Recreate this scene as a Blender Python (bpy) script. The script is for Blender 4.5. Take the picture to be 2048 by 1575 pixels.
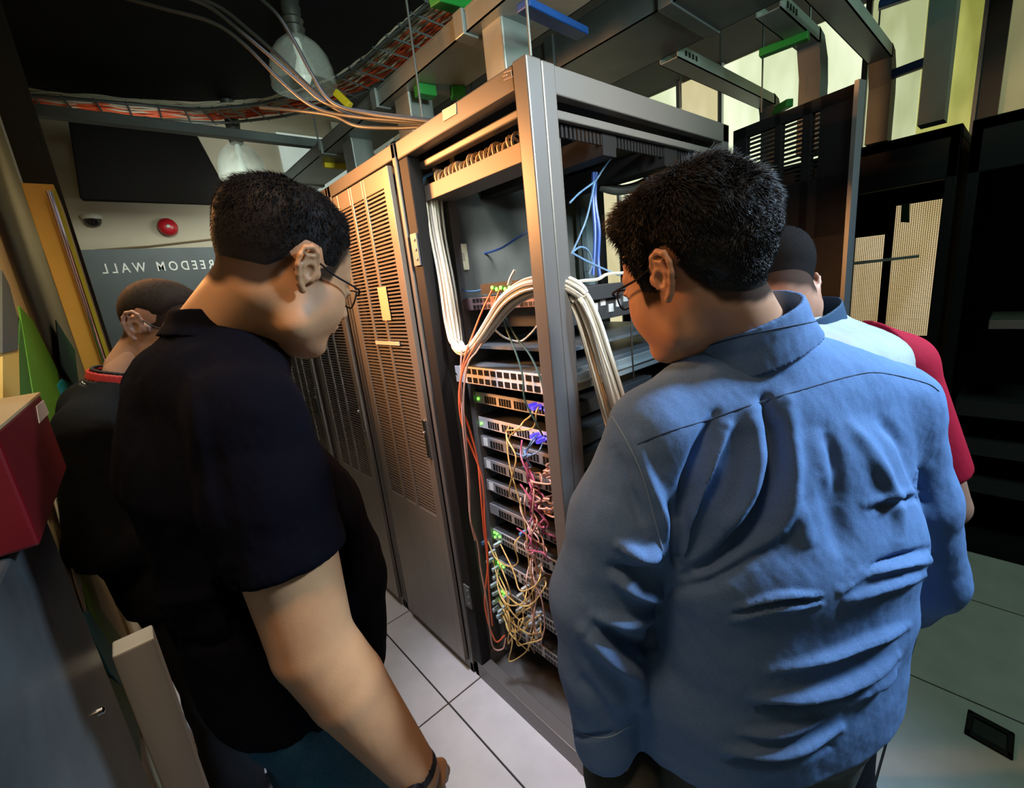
import bpy, bmesh, math, random
import numpy as np
from mathutils import Vector, Matrix
for o in list(bpy.data.objects): bpy.data.objects.remove(o, do_unlink=True)
SC = bpy.context.scene
COL = SC.collection
W, H, F = 2048.0, 1575.0, 884.53
CAM = np.array([-0.79332, -0.76317, 1.57215])
# rows: camera right, up, forward in world axes (x = into the racks, y = along the row, z = up)
MR = np.array([[0.73965354, -0.6646627, -0.10552789], [0.2345799, 0.10765693, 0.9661171], [0.63078119, 0.73934666, -0.23554534]])
# ---------------- camera ----------------
cd = bpy.data.cameras.new('camera'); cam = bpy.data.objects.new('camera', cd); COL.objects.link(cam)
cd.sensor_fit = 'HORIZONTAL'; cd.sensor_width = 36; cd.lens = 36*F/W; cd.clip_start = .02; cd.clip_end = 100
mw = Matrix.Identity(4)
for i in range(3):
    mw[i][0] = MR[0][i]; mw[i][1] = MR[1][i]; mw[i][2] = -MR[2][i]; mw[i][3] = CAM[i]
cam.matrix_world = mw
SC.camera = cam
# ---------------- world, exposure, big lights ----------------
wd = bpy.data.worlds.new('world'); SC.world = wd; wd.use_nodes = True
wd.node_tree.nodes['Background'].inputs[0].default_value = (.30, .36, .45, 1)
wd.node_tree.nodes['Background'].inputs[1].default_value = .03
SC.view_settings.view_transform = 'Standard'; SC.view_settings.look = 'None'
SC.view_settings.exposure = 0.0; SC.view_settings.gamma = 1
SC.view_settings.use_curve_mapping = False
def area(name, loc, target, size, power, color, spread=180, size_y=None):
    l = bpy.data.lights.new(name, 'AREA'); l.energy = power; l.color = color; l.size = size; l.spread = math.radians(spread)
    if size_y: l.shape = 'RECTANGLE'; l.size_y = size_y
    o = bpy.data.objects.new(name, l); COL.objects.link(o); o.location = loc
    o.rotation_euler = (Vector(target)-Vector(loc)).to_track_quat('-Z', 'Y').to_euler()
    return o
# added warm fill for the rack fronts, cool light behind the photographer, cool light over the right aisle
area('warm_fill_light', (-.88, 1.30, 2.12), (0.05, .58, 1.75), .30, 19, (1.0, .42, .14), 82)  # unseen warm fill standing in for the yellow wall reflected in the doors
area('rear_cool_light', (1.15, -1.75, 2.75), (.05, -.52, 1.25), .30, 17, (.52, .75, 1.0), 62)
area('arm_fill_light', (-.80, -.55, 2.75), (-.60, -.02, 1.2), .25, 2.5, (1.0, .66, .40), 62)  # added narrow fill for the arm of the man in black
area('tray_fill_light', (-.35, -2.1, 2.25), (.75, .6, 2.65), .5, 9, (.80, 1.0, .90), 55)  # added fill from behind the camera, brightens the overhead trunks
area('rack_side_fill_light', (-.25, -2.2, 2.6), (.25, 0, 1.85), .3, 5, (1.0, .98, .92), 32)  # added fill for the side header and corner post, no fixture there
area('left_wall_fill_light', (-.60, .75, 2.75), (-1.0, .95, 1.6), .25, 4, (1.0, .80, .42), 80)  # added warm fill to brighten the partition and cupboard
area('right_aisle_light', (1.6, -1.1, 2.9), (1.6, -.6, 0), .6, 10, (.62, 1.0, .72))
area('far_aisle_fill_light', (-.35, 2.25, 2.42), (-.3, 3.6, 1.9), .3, 4.5, (.95, 1.0, .85), 130)  # added fill that lifts the lettered board and far wall
area('far_wall_fill_light', (.15, 2.8, 2.3), (.3, 3.6, 2.6), .3, 3, (.95, 1.0, .90), 150)  # second added fill, for the upper part of the far wall
area('rack_face_fill_light', (-.42, .45, 2.5), (.10, .28, .85), .22, 3.4, (.80, .84, 1.0), 42)  # added cool fill to whiten the switch faces, no real work lamp
area('front_floor_light', (-.45, .75, 2.7), (-.35, .7, 0), .5, 2.6, (.80, .82, 1.0), 80)
# ---------------- helpers ----------------
def P(px, py, d):                      # pixel and camera depth to a world point
    return CAM + d*(MR.T @ np.array([(px-W/2)/F, -(py-H/2)/F, 1.0]))
def ON(ax, val, px, py):               # pixel to a world point on the plane axis = val
    r = MR.T @ np.array([(px-W/2)/F, -(py-H/2)/F, 1.0])
    return CAM + (val-CAM[ax])/r[ax]*r
MATS = {}
def mat(name, col, rough=.5, metal=0, emit=None, estr=0, noise=None, bump=None, spec=.5, alpha=None, trans=0, coat=0, sheen=0):
    if name in MATS: return MATS[name]
    m = bpy.data.materials.new(name); m.use_nodes = True; nt = m.node_tree; b = nt.nodes['Principled BSDF']
    b.inputs['Base Color'].default_value = (*col, 1); b.inputs['Roughness'].default_value = rough; b.inputs['Metallic'].default_value = metal
    b.inputs['Specular IOR Level'].default_value = spec
    if coat: b.inputs['Coat Weight'].default_value = coat
    if sheen: b.inputs['Sheen Weight'].default_value = sheen
    if trans: b.inputs['Transmission Weight'].default_value = trans
    if emit: b.inputs['Emission Color'].default_value = (*emit, 1); b.inputs['Emission Strength'].default_value = estr
    tc = nt.nodes.new('ShaderNodeTexCoord')
    if noise:   # (scale, strength of darkening/lightening)
        n = nt.nodes.new('ShaderNodeTexNoise'); n.inputs['Scale'].default_value = noise[0]; n.inputs['Detail'].default_value = 5
        nt.links.new(tc.outputs['Object'], n.inputs['Vector'])
        r = nt.nodes.new('ShaderNodeMapRange'); r.inputs['From Min'].default_value = .3; r.inputs['From Max'].default_value = .7
        r.inputs['To Min'].default_value = 1-noise[1]; r.inputs['To Max'].default_value = 1+noise[1]
        nt.links.new(n.outputs['Fac'], r.inputs['Value'])
        mx = nt.nodes.new('ShaderNodeVectorMath'); mx.operation = 'SCALE'; mx.inputs[0].default_value = col
        nt.links.new(r.outputs[0], mx.inputs['Scale']); nt.links.new(mx.outputs[0], b.inputs['Base Color'])
    if bump:    # (scale, strength, distance)
        n2 = nt.nodes.new('ShaderNodeTexNoise'); n2.inputs['Scale'].default_value = bump[0]; n2.inputs['Detail'].default_value = 4
        nt.links.new(tc.outputs['Object'], n2.inputs['Vector'])
        bp = nt.nodes.new('ShaderNodeBump'); bp.inputs['Strength'].default_value = bump[1]; bp.inputs['Distance'].default_value = bump[2]
        nt.links.new(n2.outputs['Fac'], bp.inputs['Height']); nt.links.new(bp.outputs[0], b.inputs['Normal'])
    MATS[name] = m; return m
def perf(name, col, pitch, hole, axes, rough=.45, metal=.6, band=None):
    """painted sheet with real see-through slots: pitch (u,v), hole share (u,v), axes = object axes used as u,v"""
    m = mat(name, col, rough, metal)
    nt = m.node_tree; b = nt.nodes['Principled BSDF']; out = nt.nodes['Material Output']
    tc = nt.nodes.new('ShaderNodeTexCoord'); sx = nt.nodes.new('ShaderNodeSeparateXYZ'); nt.links.new(tc.outputs['Object'], sx.inputs[0])
    fs = []
    for k in range(2):
        a = nt.nodes.new('ShaderNodeMath'); a.operation = 'MULTIPLY'; a.inputs[1].default_value = 1/pitch[k]; nt.links.new(sx.outputs[axes[k]], a.inputs[0])
        f = nt.nodes.new('ShaderNodeMath'); f.operation = 'FRACT'; nt.links.new(a.outputs[0], f.inputs[0])
        c = nt.nodes.new('ShaderNodeMath'); c.operation = 'LESS_THAN'; c.inputs[1].default_value = hole[k]; nt.links.new(f.outputs[0], c.inputs[0]); fs.append(c)
    mu = nt.nodes.new('ShaderNodeMath'); mu.operation = 'MULTIPLY'; nt.links.new(fs[0].outputs[0], mu.inputs[0]); nt.links.new(fs[1].outputs[0], mu.inputs[1])
    tr = nt.nodes.new('ShaderNodeBsdfTransparent'); mx = nt.nodes.new('ShaderNodeMixShader')
    nt.links.new(mu.outputs[0], mx.inputs[0]); nt.links.new(b.outputs[0], mx.inputs[1]); nt.links.new(tr.outputs[0], mx.inputs[2]); nt.links.new(mx.outputs[0], out.inputs[0])
    return m
def tag(o, label=None, cat=None, group=None, kind=None):
    if label: o['label'] = label
    if cat: o['category'] = cat
    if group: o['group'] = group
    if kind: o['kind'] = kind
    return o
def link(name, me, m, parent=None, loc=None):
    o = bpy.data.objects.new(name, me); COL.objects.link(o)
    if m is not None: me.materials.append(m)
    if parent is not None: o.parent = parent
    if loc is not None: o.location = loc
    return o
def thing(name, loc, label, cat, group=None, rz=0):
    o = bpy.data.objects.new(name, None); COL.objects.link(o); o.location = loc; o.rotation_euler = (0, 0, rz); o.empty_display_size = .05
    return tag(o, label, cat, group)
def copy_tree(o, parent=None):
    c = o.copy(); COL.objects.link(c)
    if parent is not None: c.parent = parent
    for ch in list(o.children): copy_tree(ch, c)
    return c
def smooth_path(pts, n=8):
    pts = [np.array(p, float) for p in pts]
    if len(pts) < 3: return pts
    q = [2*pts[0]-pts[1]]+pts+[2*pts[-1]-pts[-2]]; out = []
    for i in range(1, len(q)-2):
        for k in range(n):
            t = k/n; a, b, c, d = q[i-1:i+3]
            out.append(.5*((2*b)+(-a+c)*t+(2*a-5*b+4*c-d)*t*t+(-a+3*b-3*c+d)*t**3))
    out.append(pts[-1]); return out
class G:
    def __init__(s, o=(0, 0, 0)): s.v = []; s.f = []; s.o = np.array(o, float)
    def add(s, vs, fs):
        n = len(s.v); s.v += [tuple(np.array(p, float)-s.o) for p in vs]; s.f += [tuple(i+n for i in f) for f in fs]; return s
    def box(s, x0, x1, y0, y1, z0, z1):
        return s.add([(x, y, z) for z in (z0, z1) for y in (y0, y1) for x in (x0, x1)],
                     [(0, 2, 3, 1), (4, 5, 7, 6), (0, 1, 5, 4), (2, 6, 7, 3), (0, 4, 6, 2), (1, 3, 7, 5)])
    def obox(s, c, ax, ay, az):        # centre and three half-axis vectors
        c, ax, ay, az = [np.array(k, float) for k in (c, ax, ay, az)]
        return s.add([c+i*ax+j*ay+k*az for k in (-1, 1) for j in (-1, 1) for i in (-1, 1)],
                     [(0, 2, 3, 1), (4, 5, 7, 6), (0, 1, 5, 4), (2, 6, 7, 3), (0, 4, 6, 2), (1, 3, 7, 5)])
    def bar(s, a, b, w, h, up=(0, 0, 1)):
        a = np.array(a, float); b = np.array(b, float); d = b-a; L = np.linalg.norm(d); d /= L
        u = np.array(up, float); sd = np.cross(d, u); sd /= np.linalg.norm(sd); u = np.cross(sd, d)
        return s.obox((a+b)/2, d*L/2, sd*w/2, u*h/2)
    def prism(s, poly, z0, z1):
        n = len(poly); vs = [(x, y, z0) for x, y in poly]+[(x, y, z1) for x, y in poly]
        return s.add(vs, [tuple(range(n))[::-1], tuple(range(n, 2*n))]+[(i, (i+1) % n, n+(i+1) % n, n+i) for i in range(n)])
    def slab(s, poly3, nrm, t):        # planar polygon in space given thickness t along nrm
        n = len(poly3); nv = np.array(nrm, float)*t
        vs = [np.array(p, float) for p in poly3]+[np.array(p, float)+nv for p in poly3]
        return s.add(vs, [tuple(range(n))[::-1], tuple(range(n, 2*n))]+[(i, (i+1) % n, n+(i+1) % n, n+i) for i in range(n)])
    def tube(s, pts, r, seg=6, sm=0, cap=True):
        if sm: pts = smooth_path(pts, sm)
        pts = [np.array(p, float) for p in pts]; n = len(pts); rr = r if hasattr(r, '__len__') else [r]*n
        if len(rr) != n: rr = np.interp(np.linspace(0, 1, n), np.linspace(0, 1, len(rr)), rr)
        vs = []; nrm = None
        for i in range(n):
            t = pts[min(i+1, n-1)]-pts[max(i-1, 0)]; t = t/(np.linalg.norm(t)+1e-12)
            if nrm is None:
                nrm = np.cross(t, (0, 0, 1)) if abs(t[2]) < .9 else np.cross(t, (1, 0, 0))
            nrm = nrm-t*(nrm@t); nrm /= np.linalg.norm(nrm)+1e-12; b = np.cross(t, nrm)
            for k in range(seg):
                a = 2*math.pi*k/seg; vs.append(pts[i]+rr[i]*(math.cos(a)*nrm+math.sin(a)*b))
        fs = [(i*seg+k, i*seg+(k+1) % seg, (i+1)*seg+(k+1) % seg, (i+1)*seg+k) for i in range(n-1) for k in range(seg)]
        if cap: fs += [tuple(range(seg))[::-1], tuple((n-1)*seg+k for k in range(seg))]
        return s.add(vs, fs)
    def lathe(s, c, prof, seg=24, ax=(0, 0, 1)):   # prof: (radius, height) pairs
        c = np.array(c, float); az = np.array(ax, float); az /= np.linalg.norm(az)
        u = np.cross(az, (0, 1, 0)) if abs(az[1]) < .9 else np.cross(az, (1, 0, 0)); u /= np.linalg.norm(u); w = np.cross(az, u)
        vs = [c+r*(math.cos(2*math.pi*k/seg)*u+math.sin(2*math.pi*k/seg)*w)+h*az for r, h in prof for k in range(seg)]
        n = len(prof); fs = [(i*seg+k, i*seg+(k+1) % seg, (i+1)*seg+(k+1) % seg, (i+1)*seg+k) for i in range(n-1) for k in range(seg)]
        if prof[0][0] > 1e-6: fs.append(tuple(range(seg))[::-1])
        if prof[-1][0] > 1e-6: fs.append(tuple((n-1)*seg+k for k in range(seg)))
        return s.add(vs, fs)
    def build(s, name, m, parent=None, smooth=False, bevel=0):
        me = bpy.data.meshes.new(name); me.from_pydata(s.v, [], s.f)
        bm = bmesh.new(); bm.from_mesh(me); bmesh.ops.recalc_face_normals(bm, faces=bm.faces); bm.to_mesh(me); bm.free()
        me.update()
        if smooth:
            me.polygons.foreach_set('use_smooth', [True]*len(me.polygons))
            try: me.set_sharp_from_angle(angle=math.radians(50))
            except Exception: pass
        o = link(name, me, m, parent)
        if parent is None or True:
            if parent is None: o.location = s.o
        if bevel:
            b = o.modifiers.new('bevel', 'BEVEL'); b.width = bevel; b.segments = 2; b.limit_method = 'ANGLE'
        return o
rnd = random.Random(7)
# ---------------- the setting ----------------
M_floor = mat('floor_tile', (.56, .56, .57), .38, noise=(9, .07), spec=.5)
M_joint = mat('floor_joint', (.015, .015, .017), .8)
M_ceil = mat('ceiling_black', (.018, .018, .02), .9)
M_wall = mat('wall_beige', (.50, .45, .35), .8, noise=(3, .06))
M_galv = mat('galvanised_steel', (.30, .34, .34), .42, .55, noise=(6, .12))
M_galvd = mat('weathered_steel', (.13, .15, .155), .5, .5, noise=(6, .15))
M_black = mat('rack_black', (.008, .008, .010), .6, 0, spec=.15)
M_rack = mat('rack_paint', (.13, .125, .12), .38, .2, bump=(300, .05, .001))
M_green = mat('green_clip', (.01, .22, .03), .5)
M_blue = mat('blue_clip', (.004, .045, .20), .5)
M_yellow = mat('yellow_clip', (.75, .60, .02), .5)
TX, TY = -.16, -.03
g = G()
for i in range(-3, 8):
    for j in range(-4, 8):
        x = TX+.64*i; y = TY+.6*j
        g.box(x+.0035, x+.6365, y+.0035, y+.5965, -.03, 0)
fl = g.build('floor', M_floor); tag(fl, kind='structure')
g = G(); g.box(-2.1, 5, -2.5, 4.8, -.05, -.006); tag(g.build('floor', M_joint), kind='structure')
g = G(); g.box(-2.1, 4.2, -2.8, 4.8, 3.3, 3.4); tag(g.build('ceiling', M_ceil), kind='structure')
g = G(); g.box(-2.1, 4.2, 3.62, 3.72, 0, 3.3); wf = g.build('wall_far', M_wall); tag(wf, kind='structure')
g = G(); g.box(-2.1, 4.2, -2.8, -2.7, 0, 3.3); tag(g.build('wall_near', mat('wall_dark', (.10, .10, .11), .8)), kind='structure')
M_left = mat('wall_ochre', (.42, .30, .15), .7, noise=(4, .08))
g = G(); g.box(-1.12, -1.02, -2.7, 3.62, 0, 3.3); tag(g.build('wall_left', M_left), kind='structure')
# window wall on the right, far side: sill, header, mullions and frosted panes lit by the day outside
def pane_mat(name, c1, c2, s):
    m = bpy.data.materials.new(name); m.use_nodes = True; nt = m.node_tree; b = nt.nodes['Principled BSDF']
    tc = nt.nodes.new('ShaderNodeTexCoord'); mp = nt.nodes.new('ShaderNodeMapping'); mp.inputs['Scale'].default_value = (1, 2.2, .7)
    n = nt.nodes.new('ShaderNodeTexNoise'); n.inputs['Scale'].default_value = 1.6; n.inputs['Detail'].default_value = 3
    r = nt.nodes.new('ShaderNodeValToRGB'); r.color_ramp.elements[0].position = .35; r.color_ramp.elements[0].color = (*c1, 1)
    r.color_ramp.elements[1].position = .65; r.color_ramp.elements[1].color = (*c2, 1)
    nt.links.new(tc.outputs['Object'], mp.inputs[0]); nt.links.new(mp.outputs[0], n.inputs['Vector']); nt.links.new(n.outputs['Fac'], r.inputs[0])
    nt.links.new(r.outputs[0], b.inputs['Emission Color']); b.inputs['Emission Strength'].default_value = s
    b.inputs['Base Color'].default_value = (.4, .4, .35, 1); b.inputs['Roughness'].default_value = .5
    return m
PM = [pane_mat('frosted_bright', (.55, .62, .38), (.78, .84, .60), 1.25), pane_mat('frosted_warm', (.62, .55, .30), (.80, .72, .46), 1.0),
      pane_mat('frosted_olive', (.20, .21, .04), (.50, .50, .14), 1.2), pane_mat('frosted_dim', (.13, .13, .06), (.20, .19, .09), 1.1), pane_mat('frosted_sage', (.36, .40, .20), (.62, .68, .42), 1.1)]
M_mull = mat('mullion_paint', (.10, .10, .115), .5, .2)
M_mulw = mat('mullion_pale', (.55, .55, .60), .5)
wy = [(-1.7, -.54, 3), (-.42, -.14, 2), (-.135, .17, 4), (.19, 1.22, 0), (1.26, 1.62, 1), (1.66, 2.35, 0), (2.39, 3.55, 1)]
for i, (a, b, k) in enumerate(wy):
    z_ = 2.0 if k in (2, 4) else .35
    w = G((3.8, (a+b)/2, 1.9)); w.box(3.80, 3.82, a, b, z_, 3.28)
    tag(w.build('window_%d' % (i+1), PM[k]), kind='structure')
w = G((3.8, -.2, 1.2)); w.box(3.80, 3.82, -.9, .17, .35, 1.99); tag(w.build('window_9', pane_mat('frosted_amber', (.70, .50, .22), (.90, .70, .40), .85)), kind='structure')
g = G(); g.box(3.74, 3.84, -.54, -.42, 0, 3.3); tag(g.build('trim_1', M_mull), kind='structure')
g = G(); g.box(3.72, 3.74, -.44, -.42, 0, 3.3); tag(g.build('trim_2', M_mulw), kind='structure')
for i, y in enumerate((.18, 1.24, 1.64, 2.37)):
    g = G(); g.box(3.76, 3.84, y-.018, y+.018, 0, 3.3); tag(g.build('trim_%d' % (i+3), M_mulw if i else M_mull), kind='structure')
g = G(); g.box(3.84, 3.94, -2.7, 3.62, 0, 3.3); g.box(3.78, 3.84, -2.7, 3.62, 0, .35); tag(g.build('wall_right', M_wall), kind='structure')
# black duct mass hanging over the aisle
g = G((-.3, .5, 2.9)); q_ = [ON(2, 2.9, *p) for p in ((1010, -100), (905, -10), (780, 110), (700, 165), (600, 190), (500, 200), (390, 205), (230, 196), (70, 184))]; g.prism([(-1.0, -1.9), (.55, -1.9)]+[(p[0], p[1]) for p in q_]+[(-1.0, q_[-1][1])], 2.9, 3.28)
tag(g.build('air_duct', mat('duct_black', (.010, .011, .013), .8, spec=.15, bump=(12, .3, .01)), bevel=.01), 'large flat black air duct filling the ceiling over the aisle', 'duct')
g = G((-.55, 3.3, 2.4)); g.add([ON(1, 3.05, x, y) for x, y in ((135, 236), (385, 262), (470, 412), (160, 398))]+[ON(1, 3.5, x, y)+np.array([0, 0, 0]) for x, y in ((160, 250), (395, 272), (468, 408), (165, 402))],
      [(0, 1, 2, 3), (7, 6, 5, 4), (0, 4, 5, 1), (1, 5, 6, 2), (2, 6, 7, 3), (3, 7, 4, 0)])
o_b = (g.build('duct_boot', mat('duct_soft_black', (.005, .0045, .0045), .95, bump=(6, .5, .02), spec=.05), bevel=.01)); tag(o_b, 'soft black duct box hanging before the far wall beside the red bell', 'duct')
g = G((-.55, 3.3, 2.4)); [g.tube([(x_, 3.3, 2.7), (x_, 3.3, 3.3)], .006, 6) for x_ in (-.6, -.3)]; g.build('hanger', M_galvd, o_b)
# far wall: lettered board, bell, dome camera
bz = 2.125
M_board = mat('slate_board', (.11, .135, .15), .6, noise=(5, .1))
t = thing('lettered_board', (-.35, 3.61, 1.2), 'slate grey board with reversed white lettering on the far wall', 'board')
g = G((-.35, 3.61, 1.2)); g.box(-1.0, .02, 3.58, 3.615, .3, ON(1, 3.6, 310, 497)[2]); g.build('board_panel', M_board, t)
tz = ON(1, 3.58, 300, 530)
x0 = ON(1, 3.58, 203, 538)[0]; x1 = ON(1, 3.58, 425, 528)[0]
cu = bpy.data.curves.new('lettering', 'FONT'); cu.body = 'FREEDOM WALL'; cu.size = .095; cu.extrude = .002; cu.align_x = 'LEFT'; cu.space_character = 1.5; cu.space_word = 1.3; cu.offset = .0012
o = bpy.data.objects.new('lettering', cu); COL.objects.link(o)
bpy.context.view_layer.update()
dg = bpy.context.evaluated_depsgraph_get(); me = bpy.data.meshes.new_from_object(o.evaluated_get(dg)); bpy.data.objects.remove(o)
xs = [v.co.x for v in me.vertices]; sc = (x1-x0)*1.09/(max(xs)-min(xs))
zc = tz[2]-.045
for v in me.vertices:      # mirrored: the first letter stands at the right-hand end
    v.co = Vector((x1+(x1-x0)*.09-(v.co.x-min(xs))*sc+.35, -.034-v.co.z, zc+v.co.y-1.2))
o = link('lettering', me, mat('white_letters', (.9, .92, .9), .6), t); o['label'] = 'white mirrored letters'
p = ON(1, 3.6, 335, 455)
t = thing('alarm_bell', tuple(p), 'round red alarm bell on the far wall above the lettered board', 'alarm bell')
g = G(p); g.lathe((p[0], 3.62, p[2]), [(.035, 0), (.035, .03), (.06, .035), (.064, .05), (.055, .075), (.03, .088), (0, .09)], 24, (0, -1, 0)); g.build('gong', mat('bell_red', (.42, .01, .02), .3), t, True)
g = G(p); g.lathe((p[0], 3.535, p[2]), [(.011, 0), (.011, .012), (0, .014)], 12, (0, -1, 0)); g.build('centre_screw', M_galv, t, True)
p = ON(1, 3.6, 188, 450)
t = thing('dome_camera', tuple(p), 'small black dome camera under a white base on the far wall', 'security camera')
g = G(p); g.lathe((p[0], 3.59, p[2]+.035), [(.055, 0), (.058, .02), (.05, .03)], 20); g.build('camera_base', mat('white_plastic', (.55, .55, .5), .5), t, True)
g = G(p); g.lathe((p[0], 3.59, p[2]+.034), [(.048, 0), (.044, -.025), (.03, -.042), (0, -.05)], 20); g.build('dome', mat('dome_black', (.01, .01, .012), .08), t, True)
w = G((.8, 3.6, 2.6)); w.box(.62, 1.45, 3.59, 3.615, 2.15, 3.05); tag(w.build('window_8', pane_mat('frosted_grey', (.30, .38, .34), (.50, .58, .52), .8)), kind='structure')
t = thing('notice_poster', (.35, 3.6, 2.5), 'white poster with small red marks on the far wall over the racks', 'poster')
a = ON(1, 3.6, 675, 318); b = ON(1, 3.6, 785, 262); g = G((.35, 3.6, 2.5)); g.box(a[0], b[0], 3.60, 3.612, a[2], b[2]); g.build('poster_sheet', mat('poster_white', (.85, .88, .86), .6), t)
g = G((.35, 3.6, 2.5))
for x_ in np.linspace(a[0]+.08, b[0]-.08, 4):
    for z_ in np.linspace(a[2]+.06, b[2]-.08, 3): g.box(x_-.018, x_+.018, 3.597, 3.60, z_-.02, z_+.02)
g.build('red_mark', mat('poster_red', (.5, .05, .05), .6), t)
# cornice line above the board, wire
g = G(); g.tube([ON(1, 3.60, 190, 500), ON(1, 3.6, 300, 492), ON(1, 3.6, 425, 478)], .006, 5); tag(g.build('wall_wire', mat('wire_brown', (.20, .14, .08), .6)), 'thin brown wire strung along the far wall above the lettered board', 'cable')
# ---------------- left partition ----------------
XL = -1.02
def lp(px, py): return ON(0, XL, px, py)
# grey steel post
a = P(60, 150, 1.79); 
g = G((-.86, 2.05, 0)); g.box(-.93, -.822, 2.03, 2.11, 0, 3.28); g.box(-.93, -.84, 2.02, 2.03, 0, 3.28)
tag(g.build('steel_post', mat('post_grey', (.055, .055, .05), .5, .3)), 'grey steel post standing left of the lettered board', 'post')
M_yel = mat('door_ochre', (.70, .42, .10), .45, noise=(3, .1)); M_yg = mat('door_lime', (.42, .42, .04), .5); M_bei = mat('partition_beige', (.55, .42, .24), .6)
M_gr = mat('sticker_green', (.07, .25, .015), .5); M_grd = mat('sticker_dark_green', (.03, .13, .02), .5); M_cy = mat('sticker_cyan', (.01, .38, .52), .5); M_cyd = mat('sticker_teal', (.015, .12, .15), .5)
# ochre cupboard standing off the wall, its end faces the camera
def face_y(y, pts): return [ON(1, y, *p) for p in pts]
t = thing('ochre_cupboard', (-.92, 1.75, 0), 'narrow ochre cupboard with a long chrome pull against the left partition', 'cupboard')
g = G((-.92, 1.75, 0)); ztop = ON(1, 1.6, 80, 367)[2]; xr = ON(1, 1.6, 108, 372)[0]; g.box(ON(1, 1.6, 41, 365)[0], xr, 1.6, 2.0, 0, ztop); g.build('cupboard_body', M_yel, t, bevel=.002)
g = G((-.92, 1.75, 0)); g.box(xr-.010, xr+.0015, 1.598, 1.605, 0, ztop-.02); g.build('edge_strip', M_yg, t)
g = G((-.92, 1.75, 0)); g.tube([(xr-.018, 1.575, ztop-.03), (xr-.018, 1.575, 1.05)], .0085, 10)
for z in (ztop-.12, 1.2): g.tube([(xr-.018, 1.60, z), (xr-.018, 1.575, z)], .005, 8)
o = g.build('pull_handle', mat('chrome_violet', (.55, .5, .8), .12, 1), t, True); o['label'] = 'long chrome pull'
# beige partition boards with coloured stickers
t = thing('partition_board', (-1.0, .9, 0), 'beige partition board with green and cyan stickers on the left side', 'partition')
def strip(name, pts, m, off, th=.004, lab=None):
    q = [ON(0, XL+off, *p) for p in pts]
    gg = G((-1.0, .9, 0)); gg.slab(q, (1, 0, 0), th); o = gg.build(name, m, t)
    if lab: o['label'] = lab
    return o
g = G((-1.0, .9, 0)); g.box(XL+.001, XL+.012, .05, 1.58, 0, 2.6); g.build('board_sheet', M_bei, t)
g = G((-1.0, .9, 0))
for y in (.42, .78, 1.16): g.box(XL+.012, XL+.020, y, y+.022, 0, 2.6)
g.build('cover_strip', mat('strip_tan', (.50, .40, .20), .5), t)
strip('sticker', [(35, 612), (62, 640), (112, 740), (128, 830), (135, 1000), (95, 1000), (80, 900), (55, 740)], M_gr, .022, lab='long bright green sticker')
strip('sticker', [(0, 700), (33, 700), (38, 640), (60, 740), (70, 860), (0, 850)], M_grd, .0205, lab='dark green sticker')
strip('sticker', [(110, 640), (120, 730), (158, 790), (148, 700)], M_grd, .0205, lab='dark green sticker')
strip('sticker', [(112, 770), (122, 758), (138, 766), (148, 785), (151, 800), (135, 812), (124, 800)], M_cy, .024, lab='bright cyan sticker')
strip('sticker', [(0, 700), (33, 690), (35, 790), (0, 800)], mat('sticker_tan', (.55, .38, .10), .5), .026, lab='ochre sticker')
strip('sticker', [(0, 560), (0, 540), (15, 570), (33, 640), (32, 700), (0, 706)], mat('sticker_slate', (.06, .07, .075), .5), .028, lab='slate grey sticker')
strip('sticker', [(120, 1030), (138, 1010), (165, 1110), (200, 1220), (255, 1300), (256, 1360), (205, 1330), (165, 1190)], M_gr, .022, lab='lower green sticker')
strip('sticker', [(160, 1230), (172, 1220), (256, 1350), (262, 1400), (215, 1345)], M_cyd, .026, lab='teal sticker')
strip('sticker', [(205, 1350), (266, 1390), (285, 1575), (250, 1575)], mat('sticker_moss', (.02, .06, .015), .5), .026, lab='dark moss sticker')
strip('sticker', [(107, 1000), (125, 985), (138, 1050), (170, 1230), (150, 1170)], mat('sticker_grey', (.26, .25, .2), .5), .027)
# pale pillar standing behind the man in black
g = G((-.85, .4, 0)); g.box(-.953, ON(1, .38, 352, 1400)[0], .38, .44, 0, ON(1, .38, 300, 1278)[2])
tag(g.build('pale_panel', mat('pale_grey_paint', (.36, .36, .32), .5), bevel=.004), 'low pale grey panel standing at the left behind the man in the black polo', 'panel')
# dark glossy cabinet at the near left with the red box over it
yq = ON(0, -.955, 75, 990); ye = yq[1]
t = thing('dark_cabinet', (-.99, ye-.3, 0), 'dark grey glossy cabinet at the near left under the red box', 'cabinet')
g = G((-.99, ye-.3, 0)); g.box(-1.018, -.955, -.60, ye, .05, yq[2]); g.build('cabinet_body', mat('smoked_grey', (.08, .085, .085), .35, noise=(5, .4)), t, bevel=.006)
g = G((-.99, ye-.3, 0))
for px, py in ((55, 1028), (200, 1422)):
    q = ON(0, -.955, px, py); g.lathe(q, [(.006, 0), (.006, .004), (.003, .006), (0, .0065)], 12, (1, 0, 0))
o = g.build('bright_screw', mat('screw_chrome', (.9, .9, .9), .1, 1), t, True)
XR = -.925
c = [ON(0, XR, *p) for p in ((0, 812), (80, 788), (122, 972), (0, 985))]
yb = c[1][1]; zt = c[1][2]; zb = c[2][2]
t = thing('red_box', (-.96, yb-.2, zb), 'red wall box with a white label above the dark cabinet', 'alarm box')
g = G((-.96, yb-.2, zb)); g.box(-1.018, XR, .02, yb, zb, zt); g.build('box_body', mat('box_red', (.11, .002, .005), .4, noise=(12, .1)), t, bevel=.004)
g = G((-.96, yb-.2, zb)); g.box(-1.018, XR+.001, .02, yb+.001, zt, zt+.004); g.build('lit_box_top', mat('lit_top_tan', (.42, .30, .15), .5), t)  # tan slab: the lit look of the box top put into its colour
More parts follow.
